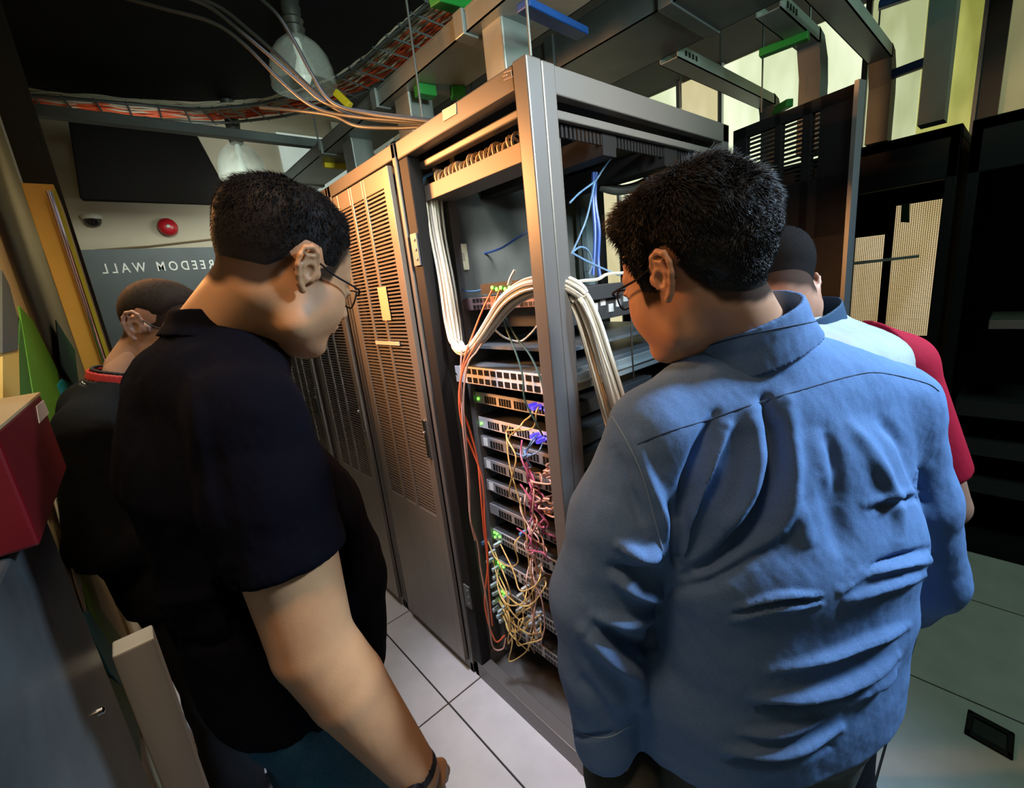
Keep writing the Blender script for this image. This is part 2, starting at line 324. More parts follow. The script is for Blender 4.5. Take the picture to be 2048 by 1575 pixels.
g = G((-.96, yb-.2, zb)); g.slab([ON(0, XR, *p) for p in ((72, 812), (86, 800), (97, 826), (78, 846))], (1, 0, 0), .001); g.build('paper_label', mat('label_grey', (.45, .42, .42), .6), t)
# ---------------- overhead services ----------------
# cable runway with orange and pale cables
path = [tuple(ON(2, 2.74, *p)[:2]) for p in ((-60, 198), (80, 208), (240, 220), (390, 232), (480, 228), (570, 215), (660, 190), (740, 150), (810, 95), (880, 38), (960, -30))]
sp = smooth_path([(x, y, 0) for x, y in path], 8); sp = [np.array([p[0], p[1], 2.74]) for p in sp]
def offset(sp, d, dz=0):
    out = []
    for i, p in enumerate(sp):
        tt = sp[min(i+1, len(sp)-1)]-sp[max(i-1, 0)]; n = np.array([-tt[1], tt[0], 0]); n /= np.linalg.norm(n); out.append(p+d*n+np.array([0, 0, dz]))
    return out
t = thing('cable_runway', (0, 2.5, 2.8), 'curved overhead wire cable runway under the black duct', 'cable tray')
for s_ in (-.105, .105):
    g = G((0, 2.5, 2.8)); g.tube(offset(sp, s_), .008, 6); g.build('side_rail', M_galvd, t, True)
for i in range(2, len(sp)-1, 3):
    a, b = offset(sp, -.13)[i], offset(sp, .13)[i]; g = G((0, 2.5, 2.8)); g.tube([a, b], .005, 5); g.build('rung', M_galvd, t)
M_or = mat('cable_orange', (.75, .11, .03), .45); M_pale = mat('cable_pale', (.62, .58, .46), .5)
for k in range(26):
    d = .09-.18*k/25; off = rnd.uniform(-.006, .006); col = M_or if (k < 12 and k != 5) or k == 17 else M_pale
    pts = offset(sp, d, .016+rnd.uniform(0, .02)); pts = [p+np.array([0, 0, .006*math.sin(i*.9+k*1.7)])+.008*math.sin(i*.35+k*2.3)*np.array([.7, .7, 0]) for i, p in enumerate(pts)]
    g = G(pts[len(pts)//2]); g.tube(pts, .0055, 5)
    if col is M_or: tag(g.build('runway_cable', col, None, True), 'orange cable lying in the curved overhead runway', 'cable', 'orange cables in the overhead runway')
    else: tag(g.build('runway_cable', col, None, True), 'pale cable lying in the curved overhead runway', 'cable', 'pale cables in the overhead runway')
# cross channel
g = G((-.2, 2.14, 2.5)); g.box(-1.0, .42, 2.10, 2.15, 2.49, 2.535); tag(g.build('cross_channel', M_galvd, bevel=.003), 'grey steel channel crossing the aisle under the cable runway', 'channel')
def trunk(x0, x1, y0, y1, z0, z1, label, flanges, m=M_galv):
    t = thing('wireway', ((x0+x1)/2, (y0+y1)/2, z0), label, 'wireway'); oo = ((x0+x1)/2, (y0+y1)/2, z0)
    g = G(oo); g.box(x0, x1, y0, y1, z0, z0+.004); g.box(x0, x0+.004, y0, y1, z0, z1); g.box(x1-.004, x1, y0, y1, z0, z1); g.box(x0-.003, x1+.003, y0, y1, z1, z1+.005)
    g.build('trough', m, t)
    for y in flanges:
        g = G(oo); g.box(x0-.012, x1+.012, y, y+.05, z0-.006, z1+.01); g.build('joint_sleeve', m, t, bevel=.003)
    return t
trunk(.30, .54, -.9, 3.2, 2.40, 2.46, 'wide galvanised trunk running over the racks nearest the aisle', (.05, .55, 1.2, 1.9, 2.6))
trunk(.82, 1.16, -1.2, 2.8, 2.42, 2.54, 'wide dark trunk running over the rear of the racks', (-.45, .1, .62, 1.3, 2.0), M_galvd)
# drop ducts between trunk and racks
for (x, y, w, z0, lab) in ((.38, .42, .10, 2.06, 'grey drop duct joining the near trunk to the open rack'), (.38, 1.02, .12, 2.06, 'grey drop duct joining the near trunk to the closed rack beside the open one'),
                   (.38, 1.62, .12, 2.06, 'grey drop duct third along the near trunk'), (.90, .70, .14, 2.06, 'grey drop duct joining the rear trunk behind the open rack')):
    g = G((x, y, z0)); g.box(x-.04, x+.08, y, y+w, z0, 2.42)
    tag(g.build('drop_duct', M_galv, bevel=.006), lab, 'duct')
def clip(name, a, b, w, h, m, lab):
    g = G((np.array(a)+np.array(b))/2); g.bar(a, b, w, h); c_ = (np.array(a)+np.array(b))/2
    return tag(g.build(name, m, bevel=.004), lab, 'tray clip')
clip('blue_clip', P(1045, 10, 1.24), P(1165, 68, 1.45), .05, .022, M_blue, 'blue clip bar hanging above the open rack corner')
clip('green_clip', P(868, -2, 1.45), P(955, 22, 1.62), .05, .03, M_green, 'green clip bar above the orange runway cables')
clip('green_clip', ON(2, 2.38, 833, 180), ON(2, 2.38, 868, 186), .05, .04, M_green, 'short green clip left of the grey drop duct')
clip('green_clip', ON(2, 2.38, 902, 186), ON(2, 2.38, 930, 186), .05, .04, M_green, 'short green clip right of the grey drop duct')
clip('yellow_clip', P(672, 185, 1.9), P(700, 212, 1.9), .03, .03, M_yellow, 'yellow clip on the conduits beside the large glass lamp')
clip('yellow_clip', ON(2, 2.385, 648, 330), ON(2, 2.385, 708, 335), .03, .03, M_yellow, 'yellow clip bar above the tan perforated rack')
clip('blue_clip', ON(2, 2.34, 1755, 160), ON(2, 2.34, 1885, 112), .04, .035, M_blue, 'dark blue clip bar across the right drop ducts')
clip('blue_clip', ON(2, 2.62, 1757, 12), ON(2, 2.62, 1850, -20), .04, .03, M_blue, 'dark blue clip bar at the top right above the windows')
clip('green_clip', ON(2, 2.39, 1520, 108), ON(2, 2.39, 1618, 70), .04, .03, M_green, 'dark green clip bar across the middle branch tray')
clip('green_clip', ON(2, 2.37, 1525, 238), ON(2, 2.37, 1580, 205), .04, .04, M_green, 'green clip bar under the end of the lower branch tray')
# branch trays running from the rear trunk to the far rack row
def branch(y, w, x0, x1, zb, zend, lab):
    o_ = ((x0+x1)/2, y, zb); t = thing('branch_tray', o_, lab, 'cable tray')
    g = G(o_); g.box(x0, x1, y-w/2, y+w/2, zb, zb+.004); g.box(x0, x1, y-w/2, y-w/2+.004, zb, zb+.05); g.box(x0, x1, y+w/2-.004, y+w/2, zb, zb+.05); g.build('tray', M_galv, t)
    g = G(o_)
    if zend:
        pr = [(x1-.02, zb+.055), (x1+.05, zb+.04), (x1+.11, zb-.03), (x1+.13, zb-.12), (x1+.13, zend), (x1+.02, zend), (x1+.02, zb-.10), (x1-.02, zb)]
        n = len(pr); g.add([(a, y-w/2, b) for a, b in pr]+[(a, y+w/2, b) for a, b in pr], [tuple(range(n)), tuple(range(n, 2*n))[::-1]]+[(i, (i+1) % n, n+(i+1) % n, n+i) for i in range(n)])
        g.build('waterfall', M_galvd, t)
    g = G(o_)
    for k in range(4): g.box(x0+.06+k*.03, x0+.075+k*.03, y-w/2-.002, y-w/2, zb+.018, zb+.036)
    g.build('slot_row', M_black, t)
branch(.305, .08, 1.16, 2.25, 2.40, 2.10, 'lower branch tray running to the far racks')
branch(-.07, .08, 1.16, 1.62, 2.40, 2.0, 'middle branch tray bending down behind the perforated door')
branch(-.215, .085, 1.16, 2.14, 2.40, 2.06, 'large right branch tray bending down to the far racks')
branch(-.428, .085, 1.16, 1.98, 2.75, 2.06, 'tall branch tray with the thick vertical drop nearest the mullion')
# hanging rods
rods = [(1440, 60, 1440, 245, 2.6), (1521, 40, 1523, 225, 2.1), (1613, 20, 1613, 190, 1.9), (1359, 150, 1362, 215, 2.2), (835, 95, 845, 235, 1.6), (1050, 0, 1062, 112, 1.2), (1757, 0, 1757, 60, 2.3), (940, 105, 945, 190, 1.9), (632, 0, 640, 300, 2.2), (600, 300, 640, 380, 3.2)]
for i, (a, b, c_, d, dep) in enumerate(rods[:9]):
    p = P(c_, d, dep); g = G((p[0], p[1], p[2])); g.tube([(p[0], p[1], p[2]), (p[0], p[1], 3.28)], .004, 6)
    tag(g.build('threaded_rod', M_galvd), 'thin threaded rod hanging from the ceiling beside the trays', 'rod', 'threaded hanger rods')
# grey conduits sweeping down to the rack top
cps = [[(225, -10, 1.55), (330, 18, 1.52), (425, 45, 1.5), (490, 90, 1.5), (560, 160, 1.5), (625, 212, 1.5), (700, 232, 1.48), (860, 246, 1.38)],
       [(355, -12, 1.5), (420, 15, 1.5), (480, 62, 1.48), (540, 112, 1.48), (600, 165, 1.48), (650, 205, 1.48), (720, 222, 1.46), (860, 240, 1.37)],
       [(375, -12, 1.56), (440, 15, 1.56), (500, 62, 1.55), (560, 115, 1.55), (615, 170, 1.55), (668, 215, 1.52), (730, 236, 1.48), (860, 250, 1.39)],
       [(510, -12, 1.5), (555, 30, 1.48), (590, 85, 1.48), (625, 150, 1.48), (665, 205, 1.46), (740, 228, 1.44), (860, 243, 1.36)],
       [(520, 215, 1.6), (600, 222, 1.6), (668, 232, 1.55), (715, 252, 1.5), (790, 256, 1.45), (850, 254, 1.4)]]
for k, c_ in enumerate(cps):
    pts = [P(*q) for q in c_]; g = G(pts[3]); g.tube(pts, .0062, 8, 8)
    tag(g.build('flexible_conduit', mat('conduit_grey', (.06, .065, .065), .45, 0), None, True), 'grey conduit sweeping down past the large glass lamp to the rack top', 'conduit', 'grey conduits by the lamp')
# glass dome lamps
M_glass = mat('lamp_glass', (.80, .88, .84), .08, 0, trans=.5)
M_glass.node_tree.nodes['Principled BSDF'].inputs['Alpha'].default_value = .30
def lamp(c, s, lab):
    t = thing('dome_lamp', tuple(c), lab, 'ceiling lamp')
    g = G(c); pr = [(.03, .135), (.055, .12), (.092, .09), (.120, .05), (.134, .0), (.138, -.04), (.140, -.07), (.136, -.073), (.130, -.04), (.126, .0), (.112, .047), (.086, .085), (.05, .113), (.026, .13)]
    g.lathe(c, [(r*s, h*s) for r, h in pr], 36); g.build('lamp_shade', M_glass, t, True)
    g = G(c); g.lathe(c, [(.036*s, .125*s), (.045*s, .16*s), (.036*s, .17*s), (.045*s, .19*s), (.036*s, .20*s), (.042*s, .24*s), (.036*s, .25*s), (.042*s, .27*s), (.036*s, .28*s), (.042*s, .30*s), (.038*s, .38*s), (.055*s, .40*s), (.055*s, .46*s), (0, .46*s)], 20); g.build('lamp_socket', mat('lamp_cast', (.06, .065, .06), .5, .4), t, True)
    g = G(c); g.lathe(c, [(0, .13*s), (.014*s, .12*s), (.018*s, .09*s), (.012*s, .05*s), (.03*s, .0*s), (.036*s, -.03*s), (.024*s, -.055*s), (0, -.06*s)], 16); g.build('bulb', mat('bulb_glass', (.8, .85, .8), .2, emit=(.8, 1, .85), estr=.25), t, True)
    g = G(c); g.tube([(c[0], c[1], c[2]+.45*s), (c[0], c[1], 3.28)], .006, 6); g.build('suspension_cord', M_black, t)
    return t
lamp(P(604, 140, 1.95), .98, 'large clear glass dome lamp behind the sweeping conduits')
lamp(P(484, 332, 2.9), 1.05, 'smaller clear glass dome lamp hanging above the man in black')
# ---------------- rack row ----------------
M_dark = mat('rack_inner', (.010, .010, .011), .65, .1, spec=.25)
M_side = mat('rack_side_panel', (.10, .11, .11), .5, .1, noise=(8, .2))
M_door = mat('rack_door', (.24, .215, .19), .30, .45)
M_doorp = perf('rack_door_perforated', (.17, .155, .14), (.30, .0125), (2, .45), (1, 2), .24, .75)
M_chrome = mat('chrome', (.75, .75, .75), .15, 1)
HZ = 2.05
def closed_rack(y0, label, w=.585):
    o_ = (0, y0, 0); t = thing('server_rack', o_, label, 'server rack', 'closed server racks along the aisle')
    g = G(o_); g.box(.03, 1.0, y0, y0+w, 0, HZ-.01); g.build('rack_body', M_black, t, bevel=.004)
    g = G(o_); g.box(-.004, .03, y0, y0+.022, 0, HZ); g.box(-.004, .03, y0+w-.022, y0+w, 0, HZ); g.box(-.004, .03, y0, y0+w, HZ-.045, HZ); g.box(-.004, .03, y0, y0+w, 0, .05); g.build('front_frame', M_rack, t, bevel=.003)
    dy0, dy1 = y0+.028, y0+w-.075; ys = [dy0+.045, dy0+.185, dy0+.205, dy0+.30, dy0+.32, dy1-.05]
    zb, zt_ = .055, HZ-.06
    g = G(o_); xs = (-.022, -.004)
    # solid parts of the door sheet around three slotted columns
    g.box(*xs, dy0, ys[0], zb, zt_); g.box(*xs, ys[1], ys[2], zb, zt_); g.box(*xs, ys[3], ys[4], zb, zt_); g.box(*xs, ys[5], dy1, zb, zt_)
    for a, b in ((ys[0], ys[1]), (ys[2], ys[3]), (ys[4], ys[5])):
        g.box(*xs, a, b, zt_-.06, zt_); g.box(*xs, a, b, zb, .72)
    d = g.build('door', M_door, t, bevel=.0015)
    g = G(o_)
    for a, b in ((ys[0], ys[1]), (ys[2], ys[3]), (ys[4], ys[5])): 
        z = .72
        while z < zt_-.066:
            g.box(-.019, -.007, a, b, z, z+.0062); z += .0132
    g.build('slat_grille', M_door, d)
    g = G(o_); g.box(-.032, -.022, y0+.036, y0+.052, .98, 1.13); g.lathe((-.032, y0+.044, 1.08), [(.007, 0), (.007, .008), (0, .01)], 10, (-1, 0, 0)); g.build('lock_handle', M_chrome, d, bevel=.002)
    for z in (.35, 1.72):
        g = G(o_); g.box(-.014, .0, y0+w-.075, y0+w-.05, z, z+.09); g.build('hinge', M_rack, t)
    return t
# (handle belongs on the side away from the hinge)
R2 = closed_rack(.607, 'closed rack with a perforated door next to the open rack')
R3 = closed_rack(1.20, 'second closed rack from the open rack')
R4 = closed_rack(1.795, 'third closed rack from the open rack')
R5 = closed_rack(2.39, 'closed rack at the far end of the row')
# name plates on the first closed door
g = G((0, .607, 0)); a = ON(0, -.022, 752, 681); b = ON(0, -.022, 800, 688)
g.box(-.026, -.0225, b[1], a[1], a[2]-.014, a[2]); o = g.build('name_plate', mat('plate_pale', (.55, .48, .40), .5), R2)
g = G((0, .607, 0)); a = ON(0, -.022, 755, 575); b = ON(0, -.022, 783, 640); g.box(-.0235, -.0225, b[1], a[1], b[2], a[2]); g.build('paper_notice', mat('notice_paper', (.50, .36, .24), .7), R2)
# open rack
t = R1 = thing('open_server_rack', (0, 0, 0), 'open black server rack full of switches and patch cables', 'server rack')
DX = 1.02
g = G()
g.box(-.003, .045, -.003, .042, 0, HZ+.002); g.box(.045, .09, -.0028, .03, 0, HZ+.001)
g.build('corner_post', M_rack, t, bevel=.004)
g = G(); g.box(.002, .05, .545, .60, 0, HZ-.053); g.build('corner_post', M_dark, t, bevel=.004)
g = G(); g.box(DX-.05, DX, 0, .04, 0, HZ); g.build('corner_post', M_rack, t, bevel=.004)
g = G(); g.box(DX-.05, DX, .56, .60, 0, HZ); g.build('corner_post', M_black, t, bevel=.004)
g = G(); g.box(0, .045, .042, .60, HZ-.052, HZ); g.box(.045, .075, .042, .55, HZ-.088, HZ-.068); g.build('front_header', M_rack, t, bevel=.004)
g = G(); g.box(.045, DX, 0, .03, HZ-.06, HZ); g.box(.07, DX-.02, .012, .03, HZ-.105, HZ-.085); g.build('side_header', M_rack, t, bevel=.003)
g = G(); g.box(DX-.045, DX, .03, .60, HZ-.07, HZ); g.build('rear_header', M_rack, t, bevel=.003)
g = G(); g.box(.045, DX-.045, .03, .60, HZ-.022, HZ-.004); g.box(.30, .36, .03, .57, HZ-.16, HZ-.10); g.box(.62, .70, .03, .57, HZ-.16, HZ-.10); g.build('top_panel', M_dark, t)
g = G(); g.box(.02, DX-.02, .585, .60, .05, HZ-.06); g.build('side_panel', M_side, t)
g = G(); g.box(0, DX, 0, .03, 0, .075); g.box(0, .05, 0, .60, 0, .075); g.box(DX-.05, DX, 0, .6, 0, .075); g.box(0, DX, .57, .60, 0, .075); g.box(.05, DX-.05, .03, .57, 0, .012); g.build('base_frame', M_rack, t, bevel=.004)
g = G()
for x in np.arange(.12, .92, .016): g.box(x, x+.008, .032, .040, HZ-.135, HZ-.105)
g.box(.10, .95, .034, .05, HZ-.106, HZ-.085)
g.build('brush_strip', M_dark, t)
for (x, y) in ((.12, .525), (.12, .048), (.80, .525), (.80, .048)):
    g = G(); g.box(x, x+.03, y, y+.028, .08, HZ-.08)
    g.build('mounting_rail', M_galvd if x > .5 else M_rack, t)
g = G(); g.box(.80, .84, .50, .53, .6, 1.86)
for z in np.arange(.7, 1.8, .09): g.box(.797, .80, .505, .525, z, z+.05)
g.build('power_strip', mat('pdu_blue_grey', (.12, .18, .22), .4), t)
# hinges on the left post and on the neighbour
for z in (1.72, .40):
    g = G(); g.box(-.006, 0, .548, .585, z-.05, z+.05)
    for k in (-.03, 0, .03): g.lathe((-.006, .56, z+k), [(.005, 0), (.005, .003), (0, .004)], 8, (-1, 0, 0))
    o = g.build('hinge', M_galvd, t)
g = G(); a = ON(0, -.001, 885, 225); b = ON(0, -.001, 914, 212); g.slab([ON(0, -.001, *p) for p in ((885, 221), (912, 206), (913, 228), (887, 243))], (-1, 0, 0), .0015); g.build('label_sticker', mat('label_cream', (.62, .52, .40), .6), t)
g = G()
for (x0_, y0_, x1_, y1_) in ((1008, 146, 1024, 140), (1005, 153, 1014, 150), (1008, 161, 1026, 153), (1022, 140, 1024, 153)):
    g.tube([ON(0, -.001, x0_, y0_), ON(0, -.001, x1_, y1_)], .0012, 4)
g.build('printed_mark', mat('mark_pale', (.55, .45, .42), .6), t)
# rear perforated door, swung open
ha = np.array([1.05, -.01, 0]); hb = np.array([.955, -.395, 0]); hd = (hb-ha)/np.linalg.norm(hb-ha); L = np.linalg.norm(hb-ha); hn = np.array([-hd[1], hd[0], 0])
ang = math.atan2(hd[1], hd[0])
dt = thing('rear_rack_door', (1.05, -.01, 0), 'tall black perforated door swung open at the back of the open rack', 'door', rz=ang)
def dg_(name, boxes, m, par):
    gg = G(); [gg.box(*b) for b in boxes]; return gg.build(name, m, par)
M_mesh = perf('black_perforation', (.012, .012, .013), (.30, .014), (2, .42), (0, 2), .5, .3)
dg_('door_frame', [(0, .05, -.012, .012, .06, 2.03), (L-.10, L-.006, -.012, .012, .06, 2.03), (0, L, -.012, .012, 1.995, 2.03), (0, L, -.012, .012, .06, .12), (.155, .175, -.012, .012, .06, 2.03), (.245, .27, -.012, .012, .06, 2.03),
                   (.05, L-.05, -.006, .006, .12, .55), (0, L, -.012, .012, 1.62, 1.80)], M_black, dt)
o = dg_('edge_strip', [(L-.006, L+.006, -.022, .014, .06, 2.035)], mat('door_edge_grey', (.16, .17, .17), .4, .4), dt); o['label'] = 'pale grey edge strip'
dg_('perforated_sheet', [(.05, L-.10, -.002, .002, 1.80, 2.0)], M_mesh, dt)
M_mesh2 = perf('dense_perforation', (.012, .012, .013), (.045, .014), (.2, .3), (0, 2), .5, .3)
dg_('lower_sheet', [(.05, L-.10, -.002, .002, .55, 1.62)], M_mesh2, dt)
# ---------------- far row of racks ----------------
M_mb = perf('far_mesh', (.012, .012, .013), (.010, .010), (.80, .80), (1, 2), .5, .3)
def far_rack(y0, y1, label, panes, inner=True):
    o_ = (2.2, y0, 0); t = thing('far_server_rack', o_, label, 'server rack', 'black racks in the far row')
    g = G(o_); X0, X1, Z = 2.2, 3.0, 2.06
    g.box(X0, X0+.05, y0, y0+.04, 0, Z); g.box(X0, X0+.05, y1-.04, y1, 0, Z); g.box(X1-.05, X1, y0, y0+.04, 0, Z); g.box(X1-.05, X1, y1-.04, y1, 0, Z)
    g.box(X0, X1, y0, y1, Z-.05, Z); g.box(X0, X0+.05, y0, y1, Z-.22, Z); g.box(X1-.05, X1, y0, y1, Z-.2, Z); g.box(X0, X1, y0, y1, 0, .08); g.build('rack_frame', M_black, t, bevel=.004)
    g = G(o_); g.box(X0+.05, X1-.05, y0, y0+.01, .05, Z-.1); g.box(X0+.05, X1-.05, y1-.01, y1, .05, Z-.1); g.build('side_panel', M_black, t)
    g = G(o_)
    zs = [.08]+[q for q in panes]+[Z-.05]
    ym = (y0+y1)/2
    if panes:
        g.box(X1-.06, X1-.045, y0+.04, y1-.04, .08, panes[0]); g.box(X1-.06, X1-.045, y0+.04, y1-.04, panes[1], Z-.1); g.box(X1-.065, X1-.04, ym+.02, ym+.06, .08, Z-.1)
        g.box(X1-.06, X1-.045, ym+.06, y1-.04, panes[1]-.16, panes[1])
    else: g.box(X1-.06, X1-.045, y0+.04, y1-.04, .08, Z-.1)
    d = g.build('rear_door', M_black, t)
    if panes:
        g = G(o_); g.box(X1-.055, X1-.05, y0+.04, y1-.04, panes[0], panes[1]); g.build('mesh_panel', M_mb, d)
    g = G(o_)
    for z in (.3, .5, .7): g.box(X0+.08, X0+.5, y0+.06, y1-.06, z, z+.08)
    g.build('equipment_unit', mat('unit_dark', (.03, .032, .035), .4, .3), t)
    return t
far_rack(-.515, .08, 'far rack with a lit mesh panel beyond the perforated door', (1.0, 1.80))
far_rack(-1.14, -.545, 'far rack at the right edge of the picture', None or ())
far_rack(.10, .69, 'far rack hidden mostly by the curly-haired man', ())
far_rack(.71, 1.30, 'far rack seen through the open rack', ())
# bits seen in the far racks
g = G((2.2, -.3, 1.6)); a = ON(0, 2.192, 1703, 527); b = ON(0, 2.192, 1838, 512); g.bar(a, b, .02, .014); tag(g.build('door_stay', M_galv), 'thin grey metal stay bar crossing the lit mesh panel', 'bracket')
g = G((2.93, -.37, 1.75)); g.slab([ON(0, 2.932, *p) for p in ((1803, 408), (1820, 404), (1818, 445), (1801, 444))], (-1, 0, 0), .002); tag(g.build('paper_tag', mat('tag_green', (.06, .30, .10), .6)), 'small dark green paper tag on the lit mesh panel', 'label')
q = ON(0, 2.25, 2015, 645); g = G(q); g.box(2.25, 2.6, q[1]-.10, q[1]+.06, q[2]-.03, q[2]+.012); tag(g.build('shelf_unit', mat('unit_silver', (.25, .25, .24), .3, .7), bevel=.003), 'silver unit on a shelf inside the rack at the right edge', 'equipment')
# floor socket at the bottom right
cs = [ON(2, .0, *p) for p in ((1936, 1420), (2030, 1470), (2025, 1522), (1928, 1466))]; c0 = sum(cs)/4
t = thing('floor_socket', tuple(c0), 'black flush floor socket box in the tile at the bottom right', 'floor socket')
ux = cs[1]-cs[0]; uy = cs[3]-cs[0]; ux = ux/2; uy = uy/2
g = G(c0)
for s_ in (-1, 1): g.obox(c0+ux*.85*s_+np.array([0, 0, .004]), ux*.15, uy, (0, 0, .006)); g.obox(c0+uy*.82*s_+np.array([0, 0, .004]), ux, uy*.18, (0, 0, .006))
g.build('socket_frame', M_black, t, bevel=.004)
g = G(c0); g.obox(c0+np.array([0, 0, .001]), ux*.7, uy*.6, (0, 0, .002)); g.build('socket_plate', mat('socket_grey', (.03, .035, .035), .3), t)
# ---------------- equipment in the open rack ----------------
M_face = mat('switch_silver', (.68, .68, .72), .4, .3); M_top = mat('switch_grey', (.16, .18, .19), .4, .5); M_port = mat('port_black', (.01, .01, .01), .4)
M_dface = mat('switch_dark', (.05, .052, .055), .4, .3); M_led = mat('led_green', (.1, .9, .1), .3, emit=(.15, 1, .05), estr=4); M_ledb = mat('led_blue', (.1, .1, .9), .3, emit=(.12, .10, 1), estr=4)
M_rose = mat('switch_rose', (.26, .17, .17), .4, .4)
def unit(x, zt_, h, dep, label, face, rows, leds=None, cols=24, y0=.062, y1=.540, body=M_top, plates=0):
    o_ = (x, (y0+y1)/2, zt_-h); t = thing('network_switch', o_, label, 'network switch', 'rack units in the open rack')
    g = G(o_); g.box(x+.004, x+dep, y0+.012, y1-.012, zt_-h, zt_); g.build('casing', body, t, bevel=.002)
    g = G(o_); g.box(x, x+.005, y0, y1, zt_-h+.001, zt_-.001); f = g.build('face_plate', face, t, bevel=.001)
    g = G(o_); st = (y1-y0-.09)/cols
    for r in range(rows):
        zc_ = zt_-h*(r+.5)/rows if rows > 1 else zt_-h*.55
        for c_ in range(cols):
            yy = y1-.07-c_*st
            if c_ % 6 == 5 and cols > 16: continue
            g.box(x-.0012, x+.0005, yy-st*.72, yy, zc_-h*.30/rows, zc_+h*.30/rows)
    g.build('port_row', M_port, f)
    if leds:
        for (yy, zz, m) in leds:
            g = G(o_); g.lathe((x-.001, yy, zt_-h*zz), [(.0048, 0), (.0048, .002), (.002, .004), (0, .0045)], 8, (-1, 0, 0)); g.build('status_led', m, f)
    if plates:
        g = G(o_); g.box(x-.0015, x, y1-.055, y1-.03, zt_-h*.85, zt_-h*.15); g.build('name_label', mat('label_white', (.7, .7, .68), .6), f)
    for yy in (y0+.007, y1-.007):
        g = G(o_); g.lathe((x, yy, zt_-h/2), [(.004, 0), (.004, .002), (0, .003)], 8, (-1, 0, 0)); g.build('rack_screw', M_chrome, f)
    return t
unit(.07, 1.322, .060, .80, 'thick silver switch with two port rows, highest large unit below the white bundle', M_face, 2, [(.10, .6, M_led)], 12, y0=.06, y1=.545)
M_wht = mat('switch_white', (.80, .80, .86), .35, .2)
unit(.13, 1.215, .044, .45, 'white-faced switch, first below the thick silver switch', M_wht, 1, [(.51, .6, M_led), (.19, .4, M_ledb), (.17, .5, M_ledb)], 30, body=M_dface)
unit(.13, 1.120, .044, .45, 'white-faced switch, second below the thick silver switch', M_wht, 1, [(.51, .6, M_led), (.20, .4, M_ledb), (.18, .5, M_ledb)], 30, body=M_dface)
zz = [1.045, .955, .865, .765, .655, .520, .385, .235]
nm = ['third', 'fourth', 'fifth', 'sixth', 'seventh', 'eighth', 'ninth', 'lowest']
for i, z in enumerate(zz):
    leds = None
    if i in (4, 5, 6): leds = [(.515, .3, M_led), (.50, .3, M_led), (.515, .7, M_led), (.485, .45, M_led)]
    unit(.13, z, .044 if i < 4 else .05, .40, 'dark grey switch, %s unit below the thick silver switch' % nm[i], mat('switch_face_grey', (.30, .30, .31), .35, .3) if i < 4 else mat('switch_mid', (.50, .50, .50), .35, .3), 1 if i < 4 else 2, leds, 26, body=M_dface, plates=i < 3)  # upper dark units get a mid grey face, lower ones a paler grey
# pink-grey patch panel with green lights above
unit(.13, 1.548, .042, .30, 'rosy grey switch with green lights at the bend of the white bundle', M_rose, 2, None, 20, body=M_dface)
a = ON(0, .11, 975, 572); 
t = thing('indicator_strip', tuple(a), 'small strip of glowing green lights on top of the rosy switch', 'indicator lights')
g = G(a); g.box(.115, .16, .175, .40, 1.556, 1.588); g.build('strip_body', M_port, t)
for k in range(6):
    q = ON(0, .112, 985+k*8.6, 575+(k % 2)*3); g = G(a); g.lathe(q, [(.006, 0), (.006, .003), (0, .005)], 8, (-1, 0, 0)); g.build('green_light', M_led, t)
# tan cable manager near the top with curled cables above it
t = thing('cable_manager', (.07, .34, 1.87), 'tan horizontal cable manager bar near the top of the open rack', 'cable manager')
g = G((.07, .34, 1.87)); g.box(.05, .056, .09, .565, 1.868, 1.912); g.box(.05, .15, .09, .565, 1.866, 1.871); g.box(.144, .15, .09, .565, 1.868, 1.912); g.build('trough', mat('manager_tan', (.13, .105, .085), .5, .1), t, bevel=.0015)
M_wc = mat('cable_white', (.62, .58, .48), .45); M_tc = mat('cable_tan', (.62, .52, .40), .5)
for k in range(20):
    y = .12+k*.019; o_ = (.10, y, 1.90); g = G(o_)
    pts = [(.065+.01*math.sin(k), y, 1.885), (.062, y+.012, 1.925+.008*math.sin(k*2.1)), (.09, y+.02, 1.945+.006*math.cos(k*1.3)), (.125, y+.012, 1.92), (.13, y, 1.885)]
    g.tube(pts, .0042, 6, 4); tag(g.build('curled_cable', M_tc, None, True), 'tan patch cable curled over the top of the tan cable manager', 'cable', 'tan cables over the cable manager')
for k, (a, b) in enumerate((((903, 312, 1.42), (908, 350, 1.40)), ((868, 338, 1.43), (895, 352, 1.41)), ((872, 345, 1.43), (880, 368, 1.42)))):
    a = P(*a); b = P(*b); g = G(a); g.tube([a, (a+b)/2, b], .008, 8); tag(g.build('cable_stub', M_tc, None, True), 'short thick tan cable stub standing at the left end of the cable manager', 'cable', 'tan cable stubs')
# ---- white cable bundle ----
def bundle(ctr, rad, n, seed, r=.0042):
    rr = random.Random(seed); out = []
    ctr = smooth_path(ctr, 10); m = len(ctr)
    for k in range(n):
        a0 = rr.uniform(0, 6.28); q = math.sqrt(rr.uniform(.02, 1)); tw = rr.uniform(-1.2, 1.2); w = rr.uniform(.6, 1.5); pts = []
        for i, p in enumerate(ctr):
            tt = ctr[min(i+1, m-1)]-ctr[max(i-1, 0)]; tt = tt/np.linalg.norm(tt)
            n1 = np.cross(tt, (.2, .1, 1.0)) if abs(tt[2]) < .85 else np.cross(tt, (0, 1, .1)); n1 /= np.linalg.norm(n1); n2 = np.cross(tt, n1)
            s = i/(m-1); R_ = np.interp(s, np.linspace(0, 1, len(rad)), rad)*q; a = a0+tw*s+.25*math.sin(6*s*w+a0)
            pts.append(p+R_*(math.cos(a)*n1+math.sin(a)*n2))
        out.append(pts)
    return out
